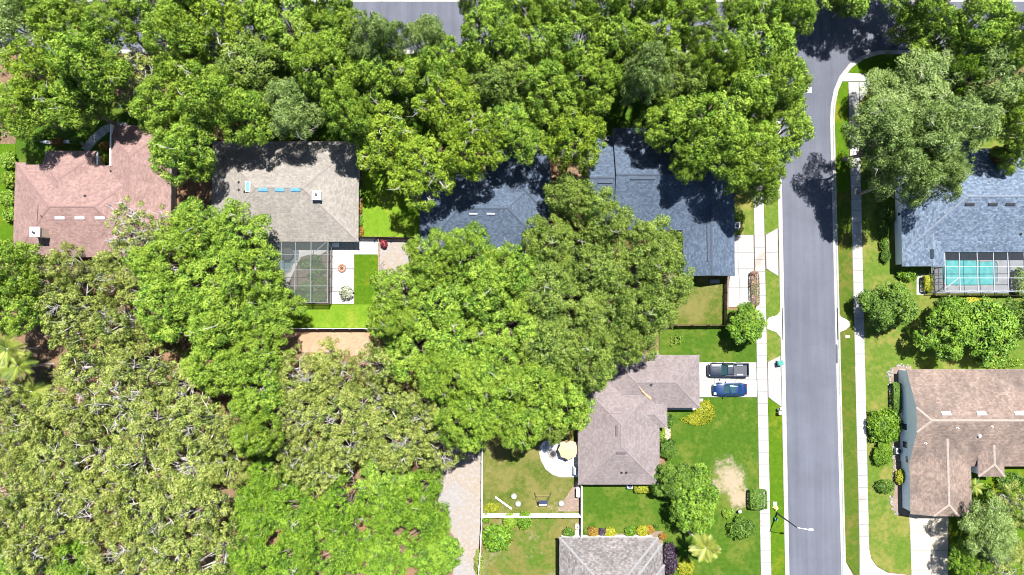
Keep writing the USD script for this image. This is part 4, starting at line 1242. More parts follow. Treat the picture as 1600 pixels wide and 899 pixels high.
# shrubs and hedges: each one its own
def shrub(name, label, u, v, rx, ry, h, mat, leaf=.2, dens=1.0, box=False, seed=None, cat='shrub', group=None, stem=True):
    """A shrub whose top shows at (u, v), rx by ry pixels in half-width, h metres tall."""
    seed = seed if seed is not None else int(u * 7 + v * 13)
    g = np.random.default_rng(seed)
    p = W(u, v, h * .6)
    k = .093 * (CAM[2] - h * .6) / CAM[2]
    a, b = rx * k, ry * k
    n = int(dens * 420 * (a * b * 4 + h * (a + b) * 2) / (leaf / .16) ** 2 / 1.6)
    d = unit(g.normal(0, 1, (n, 3)))
    d[:, 2] = np.abs(d[:, 2]) - .15
    if box:
        m = np.abs(d).max(1, keepdims=True)
        e = d / m
        d2 = .75 * e + .25 * unit(d)
        P = d2 * np.array([a, b, h * .5]) * g.uniform(.93, 1.02, (n, 1)) + [0, 0, h * .5]
    else:
        w = .68 + .62 * meshkit.noise(d * 3.0 + seed % 50)
        P = unit(d) * (w * g.uniform(.72, 1.0, n))[:, None] * np.array([a, b, h * .52]) + [0, 0, h * .46]
    P[:, 2] = np.maximum(P[:, 2], .1)
    v_, f_ = leaves(g, P, d, leaf, jit=.55 if box else .8, upbias=.4)
    tone = np.repeat(np.clip(g.normal(.5, .25, n), 0, 1), 4)
    t = thing(name, label, cat, (p[0], p[1], .1), group=group)
    leaf_mesh(f'{t.GetPath()}/foliage', v_, f_, tone, M[mat])
    st = [tube([(0, 0, -.2), (g.normal(0, .05), g.normal(0, .05), h * .5)], [.06, .04], 5)]
    for _ in range(5):
        q = g.normal(0, .35, 2)
        st.append(tube([(0, 0, 0), (q[0] * a, q[1] * b, h * .6)], [.04, .02], 4))
    obj('stem', cat_(st), M['bark'], t)
    return t


shrub('flowering_hedge', 'long oval hedge with pink flowers between driveway and left pavement', 1179, 451, 6.6, 27, 1.1, 'leaf_pinkmix', box=True, cat='hedge')
shrub('box_hedge', 'square clipped dark green hedge beside the left pavement', 1183.5, 780, 13.5, 15, 1.5, 'leaf_dark', box=True, cat='hedge', dens=1.6)
shrub('ground_cover', 'yellow-green rounded bed of ground cover beside the cars', 1101, 644, 14, 17, .5, 'leaf_chartreuse', cat='shrub', dens=1.5)
shrub('ground_cover', 'yellow-green lower lobe of ground cover below the garage', 1088, 655, 22, 9, .4, 'leaf_chartreuse', cat='shrub', dens=1.5)
shrub('hedge', 'narrow dark hedge against the mauve house entrance', 1047, 658, 5, 11, .9, 'leaf_dark', cat='hedge')
shrub('round_shrub', 'large round dark shrub by the mauve roof corner', 1044, 701, 13.5, 15, 1.5, 'leaf_dark', dens=1.5)
shrub('shrub', 'small green shrub strip beside the brick path', 1035, 679, 4.5, 12, .7, 'leaf_bright')
shrub('hedge', 'bright green clipped hedge below the mauve roof', 1004, 763, 13, 6.5, 1.0, 'leaf_chartreuse', box=True, cat='hedge', dens=1.4)
for i, (u, v, r, h, m, l) in enumerate([
    (916, 831, 4, .5, 'leaf_lime', 'tiny green shrub beside the vinyl fence corner'), (926, 831.5, 9, .9, 'leaf_orange', 'orange brown round shrub north of the grey roof'), (942, 831, 7, .7, 'leaf_purple', 'dull red shrub touching a lime green one'),
    (953, 831.5, 9, .8, 'leaf_chartreuse', 'lime green shrub next to a dull red one'), (985, 830.5, 9, .9, 'leaf_lime', 'green round shrub in the middle of the flower bed'), (1004, 829.5, 9.5, 1.0, 'leaf_chartreuse', 'large yellow-green shrub with orange neighbour'),
    (1014, 828, 8, .9, 'leaf_orange', 'orange leaved shrub at the right of the flower bed'), (1026, 822, 4.5, .5, 'leaf_dark', 'small dark shrub at the end of the flower bed'), (1036, 838, 6, .6, 'leaf_orange', 'thin orange plant at the corner of the grey roof')]):
    shrub('round_shrub', l, u, v, r, r * .85, h, m, dens=1.4)
shrub('purple_shrub', 'dark purple leaved shrub along the grey roof', 1047, 874, 12, 24, 1.6, 'leaf_purple', leaf=.3, dens=1.5)
shrub('shrub', 'olive low shrub at the bottom edge beside the purple one', 1072, 886, 13, 13, .8, 'leaf_chartreuse')
shrub('shrub', 'dark shrub on the lawn near the left pavement', 1160, 826, 20, 17, 1.8, 'leaf_dark', leaf=.28)
shrub('shrub', 'small fresh shrub right of the front lawn tree', 1138, 802, 9, 8, .8, 'leaf_bright')
shrub('shrub', 'broad-leaved shrub in the fenced corner of the lower garden', 776, 840, 21, 21, 1.8, 'leaf_lime', leaf=.45, dens=1.5)
shrub('round_shrub', 'green round shrub under the white fence, right of two', 819.5, 814, 12.5, 13, 1.6, 'leaf_lime', dens=1.6)
shrub('round_shrub', 'yellowish round shrub under the white fence, left of two', 797, 815, 10.5, 11.5, 1.4, 'leaf_bright', dens=1.5)
shrub('round_shrub', 'small shrub in the corner of the white fence', 759, 810, 7, 7, .8, 'leaf_lime')
shrub('round_shrub', 'dark green round shrub by the tan step of the lower garden', 889, 832, 8.5, 7.5, .9, 'leaf_dark', dens=1.5)
shrub('shrub', 'yellow-green plant above the white fence by the plank', 769, 793, 12, 7, .5, 'leaf_chartreuse')
shrub('shrub', 'narrow grass clump along the sandy path fence', 748, 880, 7, 20, .7, 'leaf_olive')
shrub('red_shrub', 'crimson leaved shrub in the bare bed by the dark fence', 600, 381, 5.5, 6, 1.3, 'leaf_red', leaf=.3)
shrub('flowering_shrub', 'white flowering shrub at the edge of the patio', 541, 458, 11, 10, 1.4, 'leaf_whitemix', leaf=.3)
shrub('red_shrub', 'orange red shrub on the pale slate roof side', 1562, 245, 9, 16, 7.0, 'leaf_orange', leaf=.35)
shrub('shrub', 'leafy shrub on the right pavement side by the pale wall', 1384, 665, 25, 26, 2.2, 'leaf_lime', leaf=.34, dens=1.3)
shrub('round_shrub', 'bright clipped round shrub below the leafy one by the pale wall', 1379, 709, 14.5, 19, 1.5, 'leaf_lime', dens=1.6)
shrub('round_shrub', 'yellow-green oval shrub against the wall of the tan house', 1407, 745, 8, 11, 1.2, 'leaf_chartreuse', dens=1.5)
shrub('shrub', 'small dark shrub on the lawn by the rock border', 1383, 760, 15, 11, 1.2, 'leaf_dark')
shrub('hedge', 'long dark hedge against the pale wall of the tan house', 1400, 622, 6.5, 24, 1.4, 'leaf_dark', box=True, cat='hedge', dens=1.4)
shrub('hedge', 'bright yellow-green hedge by the pool cage corner', 1448.5, 443, 6.5, 12, 1.4, 'leaf_chartreuse', box=True, cat='hedge', dens=1.4)
shrub('flower_border', 'strip of yellow flowers below the pool cage', 1518, 471, 30, 5.5, .8, 'leaf_flower', dens=1.5)
shrub('shrub', 'grey-green bush below the yellow flowers', 1530, 482, 30, 10, 1.4, 'leaf_grey')
shrub('shrub', 'dark bush at the lower left of the pool cage', 1478, 474, 14, 10, 1.2, 'leaf_dark')
shrub('shrub', 'bush between the right lawn and the pale slate wall', 1418, 428, 16, 10, 1.3, 'leaf_lime', leaf=.3)
shrub('shrub', 'bush right of the pool cage', 1592, 440, 8, 22, 1.8, 'leaf_bright', leaf=.3)
shrub('shrub', 'low row of plants behind the tan roof', 1560, 567, 36, 8, .9, 'leaf_bright', leaf=.3)
shrub('shrub', 'shrub at the entrance of the tan house', 1534, 768, 15, 12, 1.2, 'leaf_lime', leaf=.34)
shrub('shrub', 'rounded bush right of the tan house entrance', 1580, 752, 22, 14, 1.4, 'leaf_dark', leaf=.3)
for i, (u, v, r) in enumerate(((12, 250, 12), (14, 280, 11), (12, 310, 12), (15, 335, 10))):
    shrub('shrub', f'leafy shrub left of the red roof, {["topmost", "second", "third", "lowest"][i]} of a column of four', u, v, r, r * 1.1, 2.0, 'leaf_bright', leaf=.3)
for i, (u, v, m) in enumerate(((60, 215, 'leaf_lime'), (90, 222, 'leaf_orange'), (118, 220, 'leaf_lime'), (165, 228, 'leaf_orange'), (166, 248, 'leaf_chartreuse'))):
    shrub('shrub', ['green plant left of the low curved garden wall', 'rusty plant under the low curved garden wall', 'green plant below the middle of the curved garden wall', 'rusty plant in the courtyard of the red roof', 'yellow-green plant in the courtyard of the red roof'][i], u, v, 10, 7, 1.0, m, leaf=.25)
for i, (u, v) in enumerate(((563, 300), (563, 325), (564, 345), (565, 362))):
    shrub('shrub', f'ochre plant along the right wall of the beige house, {["first", "second", "third", "last"][i]} from the top', u, v, 3.5, 8, .6, ['leaf_bright', 'leaf_orange', 'leaf_bright', 'leaf_orange'][i])
for i, (u, v) in enumerate(((1378, 330), (1380, 355), (1382, 380), (1384, 400), (1392, 340))):
    shrub('shrub', f'dark plant in the shaded strip left of the pale slate wall, {["first", "second", "third", "fourth", "inner"][i]} one', u, v, 7, 11, 1.2, 'leaf_dark')

# undergrowth on the floor of the wood: nobody could count it
g = np.random.default_rng(4)
PV, PF, PT, off = [], [], [], 0
for (ux0, vx0, ux1, vx1, n) in ((-40, 400, 700, 940, 520), (-40, -20, 1240, 230, 330), (640, 380, 1060, 680, 240), (1350, 60, 1640, 300, 110), (1490, 780, 1650, 930, 40)):
    for _ in range(n):
        u, v = g.uniform(ux0, ux1), g.uniform(vx0, vx1)
        if (18 < u < 272 and 190 < v < 405) or (325 < u < 700 and 218 < v < 560) or (690 < u < 1150 and 690 < v < 940) or (655 < u < 862 and 225 < v < 396) or (900 < u < 1150 and 195 < v < 440) or (870 < u < 1100 and 545 < v) or (1400 < u and 225 < v < 470) or (u < 480 and v < 26) or (v < 84 and u > 380) or (u > 1180 and u < 1345) or (u > 1150 and 470 < v < 780):
            continue
        p = W(u, v, .3)
        r = g.uniform(.4, 1.3)
        m = int(26 * r)
        d = unit(g.normal(0, 1, (m, 3)) + [0, 0, .6])
        P = p + d * r * g.uniform(.3, 1, (m, 1)) * [1, 1, .7]
        P[:, 2] = np.maximum(P[:, 2], .05)
        v_, f_ = leaves(g, P, d, .4, jit=.6)
        PV.append(v_); PF.append(f_ + off); off += len(v_); PT.append(np.full(len(v_), g.uniform(.1, .6)))
ug = leaf_mesh('/World/undergrowth', np.vstack(PV), np.vstack(PF), np.concatenate(PT), M['leaf_oak'])
tag(ug, 'scattered green undergrowth on the floor of the wood', 'undergrowth', kind='stuff')


# palms
def frond(g, L, wid, droop, nleaf, fan=False):
    V, F = [], []
    ts = np.linspace(.12, 1, nleaf)
    for s in (-1, 1):
        for t_ in ts:
            x, z_ = L * t_, L * (.35 * t_ - droop * t_ * t_)
            w = wid * math.sin(PI * min(1, .15 + t_ * .82)) ** .7
            a = np.array([x, 0, z_])
            e = a + np.array([.35 * w + .1, s * w, -.28 * w])
            k = len(V)
            th = L / nleaf * .55
            V += [a + [-th, 0, 0], a + [th, 0, 0.01], e]
            F.append((k, k + 1, k + 2))
    return np.array(V), np.array(F)


def palm(name, label, u, v, h, lean, L, n, mat, seed, wid=.55, droop=.5, nleaf=16):
    """A palm with its crown at pixel (u, v); lean is the trunk's sideways shift in metres."""
    g = np.random.default_rng(seed)
    p = W(u, v, h)
    b = p - np.array([lean[0], lean[1], h])
    t = thing(name, label, 'palm tree', (b[0], b[1], 0))
    top = np.array([lean[0], lean[1], h])
    obj('trunk', tube([(0, 0, -.2), (0, 0, .2), top * [.35, .35, .5], top * [.75, .75, .8], top], [.24, .17, .14, .13, .15], 9), M['bark_pale'], t)
    for k in range(n):
        fv, ff = frond(g, L * g.uniform(.8, 1.1), wid * g.uniform(.85, 1.15), droop * g.uniform(.6, 1.3), nleaf)
        el = g.uniform(-.25, .75)
        az = k * 2.39996 + g.normal(0, .15)
        c, s = math.cos(el), math.sin(el)
        fv = np.c_[fv[:, 0] * c - fv[:, 2] * s, fv[:, 1], fv[:, 0] * s + fv[:, 2] * c]
        c, s = math.cos(az), math.sin(az)
        fv = np.c_[fv[:, 0] * c - fv[:, 1] * s, fv[:, 0] * s + fv[:, 1] * c, fv[:, 2]] + top
        q = leaf_mesh(f'{t.GetPath()}/{numbered(str(t.GetPath()), "frond")}', fv, ff, np.full(len(fv), g.uniform(.2, .8)), M[mat])
    return t


palm('palm_tree', 'tall slender palm with pale yellow-green fronds on the front lawn', 1103, 856, 7.0, (1.5, -1.0), 2.0, 20, 'frond', 1, .62, .5, 14)
palm('palm_tree', 'fan palm at the left edge above the scrub, uppermost', 12, 545, 7.5, (.3, .2), 2.6, 26, 'frond_dark', 2, .6, .45, 20)
palm('palm_tree', 'fan palm at the left edge, middle of three', 28, 572, 7.0, (-.3, .2), 2.4, 26, 'frond_dark', 3, .6, .45, 20)
palm('palm_tree', 'fan palm in the dark hollow at the left, lowest of three', 48, 612, 5.0, (.2, .1), 2.4, 24, 'frond_dark', 4, .6, .45, 20)
palm('palm_tree', 'small palm at the entrance of the tan house', 1523, 760, 2.2, (.1, .1), 1.3, 14, 'frond_dark', 5, .3, .6, 12)

# ------------------------------------------------------------------ cars on the driveway
def loft(rings, caps=True):
    """Rings of equal point count, one after the other along x."""
    n, k = len(rings), len(rings[0])
    v = np.array(rings, float).reshape(-1, 3)
    f = []
    for i in range(n - 1):
        for j in range(k):
            a, b = i * k + j, i * k + (j + 1) % k
            f += [(a, b, b + k), (a, b + k, a + k)]
    if caps:
        for i, flip in ((0, 0), (n - 1, 1)):
            c = len(v)
            v = np.vstack([v, v[i * k:(i + 1) * k].mean(0)])
            for j in range(k):
                a, b = i * k + j, i * k + (j + 1) % k
                f.append((c, a, b) if flip else (c, b, a))
    m = trimesh.Trimesh(v, np.array(f), process=False)
    m.fix_normals()
    return m


def ring(x, w, zb, zm, zt, crown, tuck=.9, n=7):
    """A car body's cross-section at x: half-width w, sill zb, widest at zm, shoulder zt, crown at the middle."""
    p = [(w * .9, zb), (w * .98, zb + .08), (w, zm), (w * .985, zt - .1), (w * .95, zt - .03), (w * tuck * .98, zt)]
    top = [(w * tuck * .98 * math.cos(a), zt + (crown) * math.sin(a)) for a in np.linspace(.25, PI / 2, 4)]
    h = p + top
    return [(x, y, z_) for y, z_ in h] + [(x, -y, z_) for y, z_ in h[::-1][1:]]


def profile(xs, keys, vals):
    return np.interp(xs, keys, vals)


def wheel(t, x, y, r, w):
    wh = obj('wheel', trimesh.util.concatenate([trimesh.creation.torus(r - .09, .1, 20, 8)]), M['black'], t) if False else None
    m = trimesh.creation.revolve([(0, -w / 2), (r * .86, -w / 2), (r, -w / 2 + .04), (r, w / 2 - .04), (r * .86, w / 2), (0, w / 2)], sections=22)
    m.apply_transform(trimesh.transformations.rotation_matrix(PI / 2, (1, 0, 0))); m.apply_translation((x, y, r))
    wh = obj('wheel', m, M['black'], t)
    m = trimesh.creation.revolve([(0, -.02), (r * .62, -.02), (r * .66, .02), (0, .03)], sections=16)
    m.apply_transform(trimesh.transformations.rotation_matrix(-PI / 2 if y > 0 else PI / 2, (1, 0, 0))); m.apply_translation((x, y + (w / 2 if y > 0 else -w / 2), r))
    obj('rim', m, M['metal'], wh)


def quad(a, b, c, d, off=None, th=.012):
    """A thin plate through four points, a little proud of what lies below."""
    P = np.array([a, b, c, d], float)
    n = np.cross(P[1] - P[0], P[3] - P[0]); n /= np.linalg.norm(n)
    v = np.vstack([P + n * th, P - n * .004])
    return trimesh.Trimesh(v, [(0, 1, 2), (0, 2, 3), (0, 4, 5), (0, 5, 1), (1, 5, 6), (1, 6, 2), (2, 6, 7), (2, 7, 3), (3, 7, 4), (3, 4, 0)], process=False)


def cabin(t, xf, xr, xtf, xtr, wb, wt, zb, zt, mat, pill=.07, sunroof=False):
    """The greenhouse: base from xf to xr, roof from xtf to xtr."""
    def rnd(x0, x1, w, z_, k):
        return [(x0 - k, w * .97, z_), (x0, w * .82, z_), (x0 + .04, 0, z_), (x0, -w * .82, z_), (x0 - k, -w * .97, z_), (x1 + k, -w * .97, z_), (x1, -w * .82, z_), (x1 - .04, 0, z_), (x1, w * .82, z_), (x1 + k, w * .97, z_)]
    pts = np.array(rnd(xf, xr, wb, zb, .1) + rnd(xtf, xtr, wt, zt - .04, .08) + rnd(xtf - .1, xtr + .1, wt * .8, zt, .08))
    m = mtm(m3.Manifold.hull_points(pts))
    obj('cabin', m, mat, t, smooth=35)
    s = lambda a, b, k: tuple(np.array(a) * (1 - k) + np.array(b) * k)
    e = .05
    # windscreen and rear window
    for nm, x0, x1 in (('windscreen', xf, xtf), ('rear_window', xr, xtr)):
        a, b = (x0, wb * .8, zb), (x0, -wb * .8, zb); c, d = (x1, -wt * .8, zt - .04), (x1, wt * .8, zt - .04)
        A, B, C, D = s(a, d, e), s(b, c, e), s(b, c, 1 - e), s(a, d, 1 - e)
        q = quad(A, B, C, D, th=.03) if nm == 'windscreen' else quad(B, A, D, C, th=.03)
        if q.face_normals[0][2] < 0:
            q = quad(B, A, D, C, th=.03)
        obj(nm, q, M['car_glass'], t)
    for sy in (1, -1):
        a, b = (xf - .22, sy * wb * .975, zb), (xr + .22, sy * wb * .975, zb); c, d = (xtr + .1, sy * wt * .985, zt - .05), (xtf - .1, sy * wt * .985, zt - .05)
        A, B, C, D = s(a, d, .08), s(b, c, .08), s(b, c, .9), s(a, d, .9)
        for f0, f1 in ((.02, .48), (.54, .97)):
            Q = [s(A, B, f0), s(A, B, f1), s(D, C, f1), s(D, C, f0)]
            q = quad(*Q, th=.02)
            if q.face_normals[0][1] * sy < 0:
                q = quad(*Q[::-1], th=.02)
            obj('side_window', q, M['car_glass'], t)


def car(name, label, u, v, L, Wd, rz, paintm, kind):
    p = W(u, v, .8)
    t = thing(name, label, 'car' if kind == 'coupe' else 'pickup truck', (p[0], p[1], .126), rz)
    h = L / 2
    if kind == 'coupe':
        xs = np.array([-h, -h + .06, -h + .3, -h + .8, -h + 1.4, -.6, .2, 1.0, 1.5, h - .55, h - .22, h - .05, h])
        wv = np.interp(xs, [-h, -h + .06, -h + .3, -h + .9, 0, h - .9, h - .3, h - .06, h], np.array([.62, .76, .9, .98, 1, .98, .88, .7, .52]) * Wd / 2)
        zt = np.interp(xs, [-h, -h + .3, -h + 1.2, 0, 1.0, h - .6, h - .1, h], [.72, .92, .97, .95, .93, .8, .62, .5])
        body = loft([ring(x, w, .2, .55, max(.5, z_), .05 if abs(x) < h - .1 else .02) for x, w, z_ in zip(xs, wv, zt)])
        obj('body', body, paintm, t, smooth=40)
        cabin(t, 1.02, -1.75, .2, -1.05, Wd / 2 * .86, Wd / 2 * .66, .93, 1.4, paintm)
        obj('sunroof', rbox(.62, .82, .02, .009, (-.28, 0, 1.395)), M['car_glass'], t)
        wx, r = (h - .95, -h + 1.0), .33
    else:
        xs = np.array([-.62, -.3, .4, 1.0, 1.5, h - .7, h - .3, h - .08, h])
        wv = np.interp(xs, [-.62, 1.2, h - .7, h - .3, h - .06, h], np.array([1, 1, .98, .92, .8, .66]) * Wd / 2)
        zt = np.interp(xs, [-.62, 1.0, h - .7, h - .1, h], [1.12, 1.12, 1.08, .98, .8])
        obj('body', loft([ring(x, w, .38, .75, z_, .07) for x, w, z_ in zip(xs, wv, zt)]), paintm, t, smooth=40)
        for sy in (1, -1):
            obj('hood_ridge', tube([(1.35, sy * .42, 1.175), (2.0, sy * .4, 1.16), (h - .35, sy * .36, 1.05)], [.035, .05, .03], 8), paintm, t)
        obj('bed_floor', bx(-h + .05, -Wd / 2 + .12, .62, -.66, Wd / 2 - .12, .72), M['bed_grey'], t)
        for sy in (1, -1):
            q = rbox(h - .64, .2, .78, .06, (-(h + .64) / 2, sy * (Wd / 2 - .12), .4))
            obj('bed_side', q, paintm, t, smooth=40)
            obj('wheel_arch', rbox(.95, .22, .26, .05, (-h + 1.25, sy * (Wd / 2 - .3), .7)), M['plastic_grey'], t)
        obj('tailgate', rbox(.1, Wd - .3, .72, .04, (-h + .06, 0, .45)), paintm, t, smooth=40)
        obj('bed_rail', bx(-.7, -Wd / 2 + .15, .7, -.62, Wd / 2 - .15, 1.15), M['black'], t)
        obj('rear_bumper', rbox(.16, Wd - .2, .16, .05, (-h - .03, 0, .42)), M['metal'], t)
        cabin(t, 1.12, -.66, .38, -.5, Wd / 2 * .92, Wd / 2 * .72, 1.12, 1.82, paintm)
        wx, r = (h - 1.0, -h + 1.25), .4
    for x in wx:
        for sy in (1, -1):
            wheel(t, x, sy * (Wd / 2 - .13), r, .25)
    for sy in (1, -1):
        hz = .68 if kind == 'coupe' else .86
        q = rbox(.34, .3, .12, .04, (h - .26, sy * (Wd / 2 * .68), hz))
        obj('headlight', q, M['lamp_glass'], t)
        q = rbox(.16, .28 if kind == 'coupe' else .14, .16, .04, (-h + .09, sy * (Wd / 2 * (.68 if kind == 'coupe' else .92)), .74))
        obj('tail_light', q, M['tail'], t)
        mz = 1.0 if kind == 'coupe' else 1.2
        obj('mirror', rbox(.14, .26, .16, .05, (.72 if kind == 'coupe' else .85, sy * (Wd / 2 + .08), mz - .05)), paintm, t, smooth=40)
    obj('grille', rbox(.06, Wd * .45, .18, .02, (h - .03, 0, .4 if kind == 'coupe' else .62)), M['black'], t)
    obj('number_plate', rbox(.02, .3, .15, .006, (-h - (.005 if kind == 'coupe' else .1), 0, .6)), M['white'], t)
    return t


car('pickup_truck', 'dark slate pickup truck with open bed on the driveway, nose to the house', 1137.5, 578, 5.75, 1.98, 180, M['truck_paint'], 'pickup')
car('car', 'bright blue coupe with dark sunroof parked beside the pickup truck', 1140.5, 608.5, 4.85, 1.84, 180, M['car_paint'], 'coupe')

# ------------------------------------------------------------------ fences
def fence(name, label, pts, h, mat, panel_len, style='vinyl', z0=.05, pcat='fence'):
    """A fence of posts and panels through pixel points on the ground."""
    t = thing(name, label, pcat)
    P = [np.array(W2(u, v, 0)) for u, v in pts]
    first = True
    for a, b in zip(P, P[1:]):
        L = np.linalg.norm(b - a); d = (b - a) / L; nrm = np.array([-d[1], d[0]])
        n = max(1, round(L / panel_len))
        ang = math.degrees(math.atan2(d[1], d[0]))
        R = trimesh.transformations.rotation_matrix(math.radians(ang), (0, 0, 1))
        for k in range(n + 1):
            c = a + d * L * k / n
            q = cat_([bx(-.065, -.065, z0, .065, .065, h + .06), rbox(.17, .17, .06, .02, (0, 0, h + .05))])
            q.apply_transform(R); q.apply_translation((c[0], c[1], 0))
            if first or k:
                obj('post', q, mat, t)
        first = False
        for k in range(n):
            c = a + d * L * (k + .5) / n
            l = L / n - .14
            if style == 'vinyl':
                q = cat_([bx(-l / 2, -.018, z0 + .1, l / 2, .018, h - .1), rbox(l, .09, .13, .02, (0, 0, h - .12)), rbox(l, .08, .13, .02, (0, 0, z0))])
            else:
                m_ = max(3, int(l / .16))
                q = cat_([bx(-l / 2, -.05, h - .35, l / 2, -.015, h - .25), bx(-l / 2, -.05, .3, l / 2, -.015, .4)] +
                         [bx(-l / 2 + l * (i + .06) / m_, -.014, z0, -l / 2 + l * (i + .94) / m_, .012, h - .04 + .05 * ((i * 7) % 3 - 1) * .5) for i in range(m_)])
            q.apply_transform(R); q.apply_translation((c[0], c[1], 0))
            obj('panel', q, mat, t, kind=None)
    return t


fence('fence', 'white vinyl fence crossing the lawn between two back gardens', [(755, 803), (908, 803)], 1.8, M['vinyl'], 2.4)
fence('fence', 'white vinyl fence running from the mauve house to the grey house', [(907.5, 757), (907.5, 840)], 1.8, M['vinyl'], 2.4)
fence('fence', 'weathered fence along the sandy path, left of two back gardens', [(754, 690), (753.5, 805), (751, 860), (744, 935)], 1.5, M['fascia'], 2.4)
fence('fence', 'white vinyl fence above the sandy bank behind the lush lawn', [(425, 513.5), (700, 513.5)], 1.5, M['vinyl'], 2.4)
fence('picket_fence', 'dark picket fence below the yellowish lawn beside the big grove', [(1030, 509), (1130, 508.5)], 1.7, M['wood_dark'], 2.4, 'picket')
fence('picket_fence', 'dark picket fence beside the concrete drive of the slate house', [(1131.5, 433), (1130.5, 508)], 1.7, M['wood_dark'], 2.4, 'picket')
fence('picket_fence', 'dark picket fence under the tree shaded side lawn', [(562, 372), (640, 373), (660, 373)], 1.7, M['wood_dark'], 2.4, 'picket')
fence('fence', 'low timber fence between the patio lawn and the bare bed', [(592.8, 374), (592.8, 478)], .9, M['wood_tan'], 2.4)
fence('fence', 'dark low fence under the south side of the pool cage', [(1455, 462), (1610, 462)], 1.2, M['wood_dark'], 2.4, 'picket')

# the curved white wall north of the red roof
t = thing('garden_wall', 'low curved pale garden wall beside the broad walk north of the red roof', 'wall')
q = [W2(u, v, .5) for u, v in ((52, 216), (68, 222), (88, 223), (105, 221), (122, 221), (130, 226))]
line = LineString(q)
for i in range(14):
    sgm = [line.interpolate(k, normalized=True).coords[0] for k in np.linspace(i / 14, (i + 1) / 14, 4)]
    obj('stone', prism(LineString(sgm).buffer(.22, cap_style=2).buffer(-.02), -.1, .55 + .04 * (i % 3)), [M['stucco'], M['slab_b'], M['slab_c']][i % 3], t)
t = thing('garden_path', None, None, kind='structure')
A_ = [(126, 232), (142, 212), (160, 197), (178, 190), (200, 192)]
B_ = [(138, 238), (152, 222), (168, 208), (182, 201), (202, 202)]
for i in range(4):
    for f0, f1 in ((0, .5), (.5, 1)):
        l = lambda P, k: (P[i][0] + (P[i + 1][0] - P[i][0]) * k, P[i][1] + (P[i + 1][1] - P[i][1]) * k)
        slab(Polygon([W2(*l(A_, f0), .12), W2(*l(A_, f1), .12), W2(*l(B_, f1), .12), W2(*l(B_, f0), .12)]), .12, t)

# ------------------------------------------------------------------ screened cages and pools
def cage(name, label, u0, v0, u1, v1, ncols, nrows, h, bar, scr, cols=None, rows=None, brace=None):
    """A screened enclosure over the ground rectangle seen at its top, u0..u1 by v0..v1 at height h."""
    t = thing(name, label, 'screen enclosure')
    a, b = W(u0, v0, h), W(u1, v1, h)
    x0, x1, y1, y0 = a[0], b[0], a[1], b[1]
    xs = [W(c, (v0 + v1) / 2, h)[0] for c in cols] if cols else list(np.linspace(x0, x1, ncols + 1))
    ys = [W(u0, r_, h)[1] for r_ in rows] if rows else list(np.linspace(y1, y0, nrows + 1))
    w = .034
    for x in xs:
        obj('beam', bx(x - w, y0 - w, h - .14, x + w, y1 + w, h), bar, t)
    for y in ys:
        obj('purlin', bx(x0 - w, y - w * .8, h - .11, x1 + w, y + w * .8, h - .012), bar, t)
    for x in xs:
        obj('post', bx(x - w, y0 - w, .1, x + w, y0 + w, h - .14), bar, t)
    for y in ys[:-1]:
        for x in (x0, x1):
            obj('post', bx(x - w, y - w, .1, x + w, y + w, h - .14), bar, t)
    for x in (x0, x1):
        obj('rail', bx(x - w * .8, y0, 1.0, x + w * .8, y1, 1.07), bar, t)
    obj('rail', bx(x0, y0 - w * .8, 1.0, x1, y0 + w * .8, 1.07), bar, t)
    for i in range(len(xs) - 1):
        for j in range(len(ys) - 1):
            obj('roof_screen', bx(xs[i] + w, ys[j + 1] + w, h - .06, xs[i + 1] - w, ys[j] - w, h - .056), scr, t)
        obj('wall_screen', bx(xs[i] + w, y0 - .002, .12, xs[i + 1] - w, y0 + .002, h - .15), scr, t)
    for x in (x0, x1):
        obj('wall_screen', bx(x - .002, y0 + w, .12, x + .002, y1 - w, h - .15), scr, t)
    if brace:
        for (ua, va), (ub, vb) in brace:
            p, q = W(ua, va, h - .05), W(ub, vb, h - .05)
            obj('brace', tube([p, q], .05, 4), bar, t)
    return t


M['bar_white'] = simple('pale_bar', (0.3, 0.31, 0.32), 0.4, 0.06)
M['bar_grey'] = simple('grey_bar', (0.13, 0.14, 0.145), 0.4, 0.06)
cage('screen_enclosure', 'grey framed screened cage over the garden behind the beige house', 402, 377, 512, 473, 5, 4, 2.7, M['bar_grey'], M['screen'],
     cols=[402, 420, 439, 461, 485.5, 512], rows=[377, 398, 422, 447, 473], brace=[((493, 393), (510, 378))])
cage('screen_enclosure', 'white framed screened cage over the turquoise pool', 1477, 394, 1640, 455, 6, 3, 2.6, M['bar_white'], M['screen_light'],
     cols=[1477, 1499.5, 1527.5, 1553, 1575.5, 1601, 1640], rows=[394, 417, 434.5, 455], brace=[((1478, 450), (1499, 434))])
cage('screen_enclosure', 'narrow dark framed side bay of the pool cage', 1460, 418, 1475, 453, 1, 3, 2.3, M['dark_metal'], M['screen_light'])


def deck_with(name, outer, hole, z, mat):
    p = ppoly(outer, z)
    if hole is not None:
        p = p.difference(hole)
    return struct(name, prism(p, -.05, z), mat)


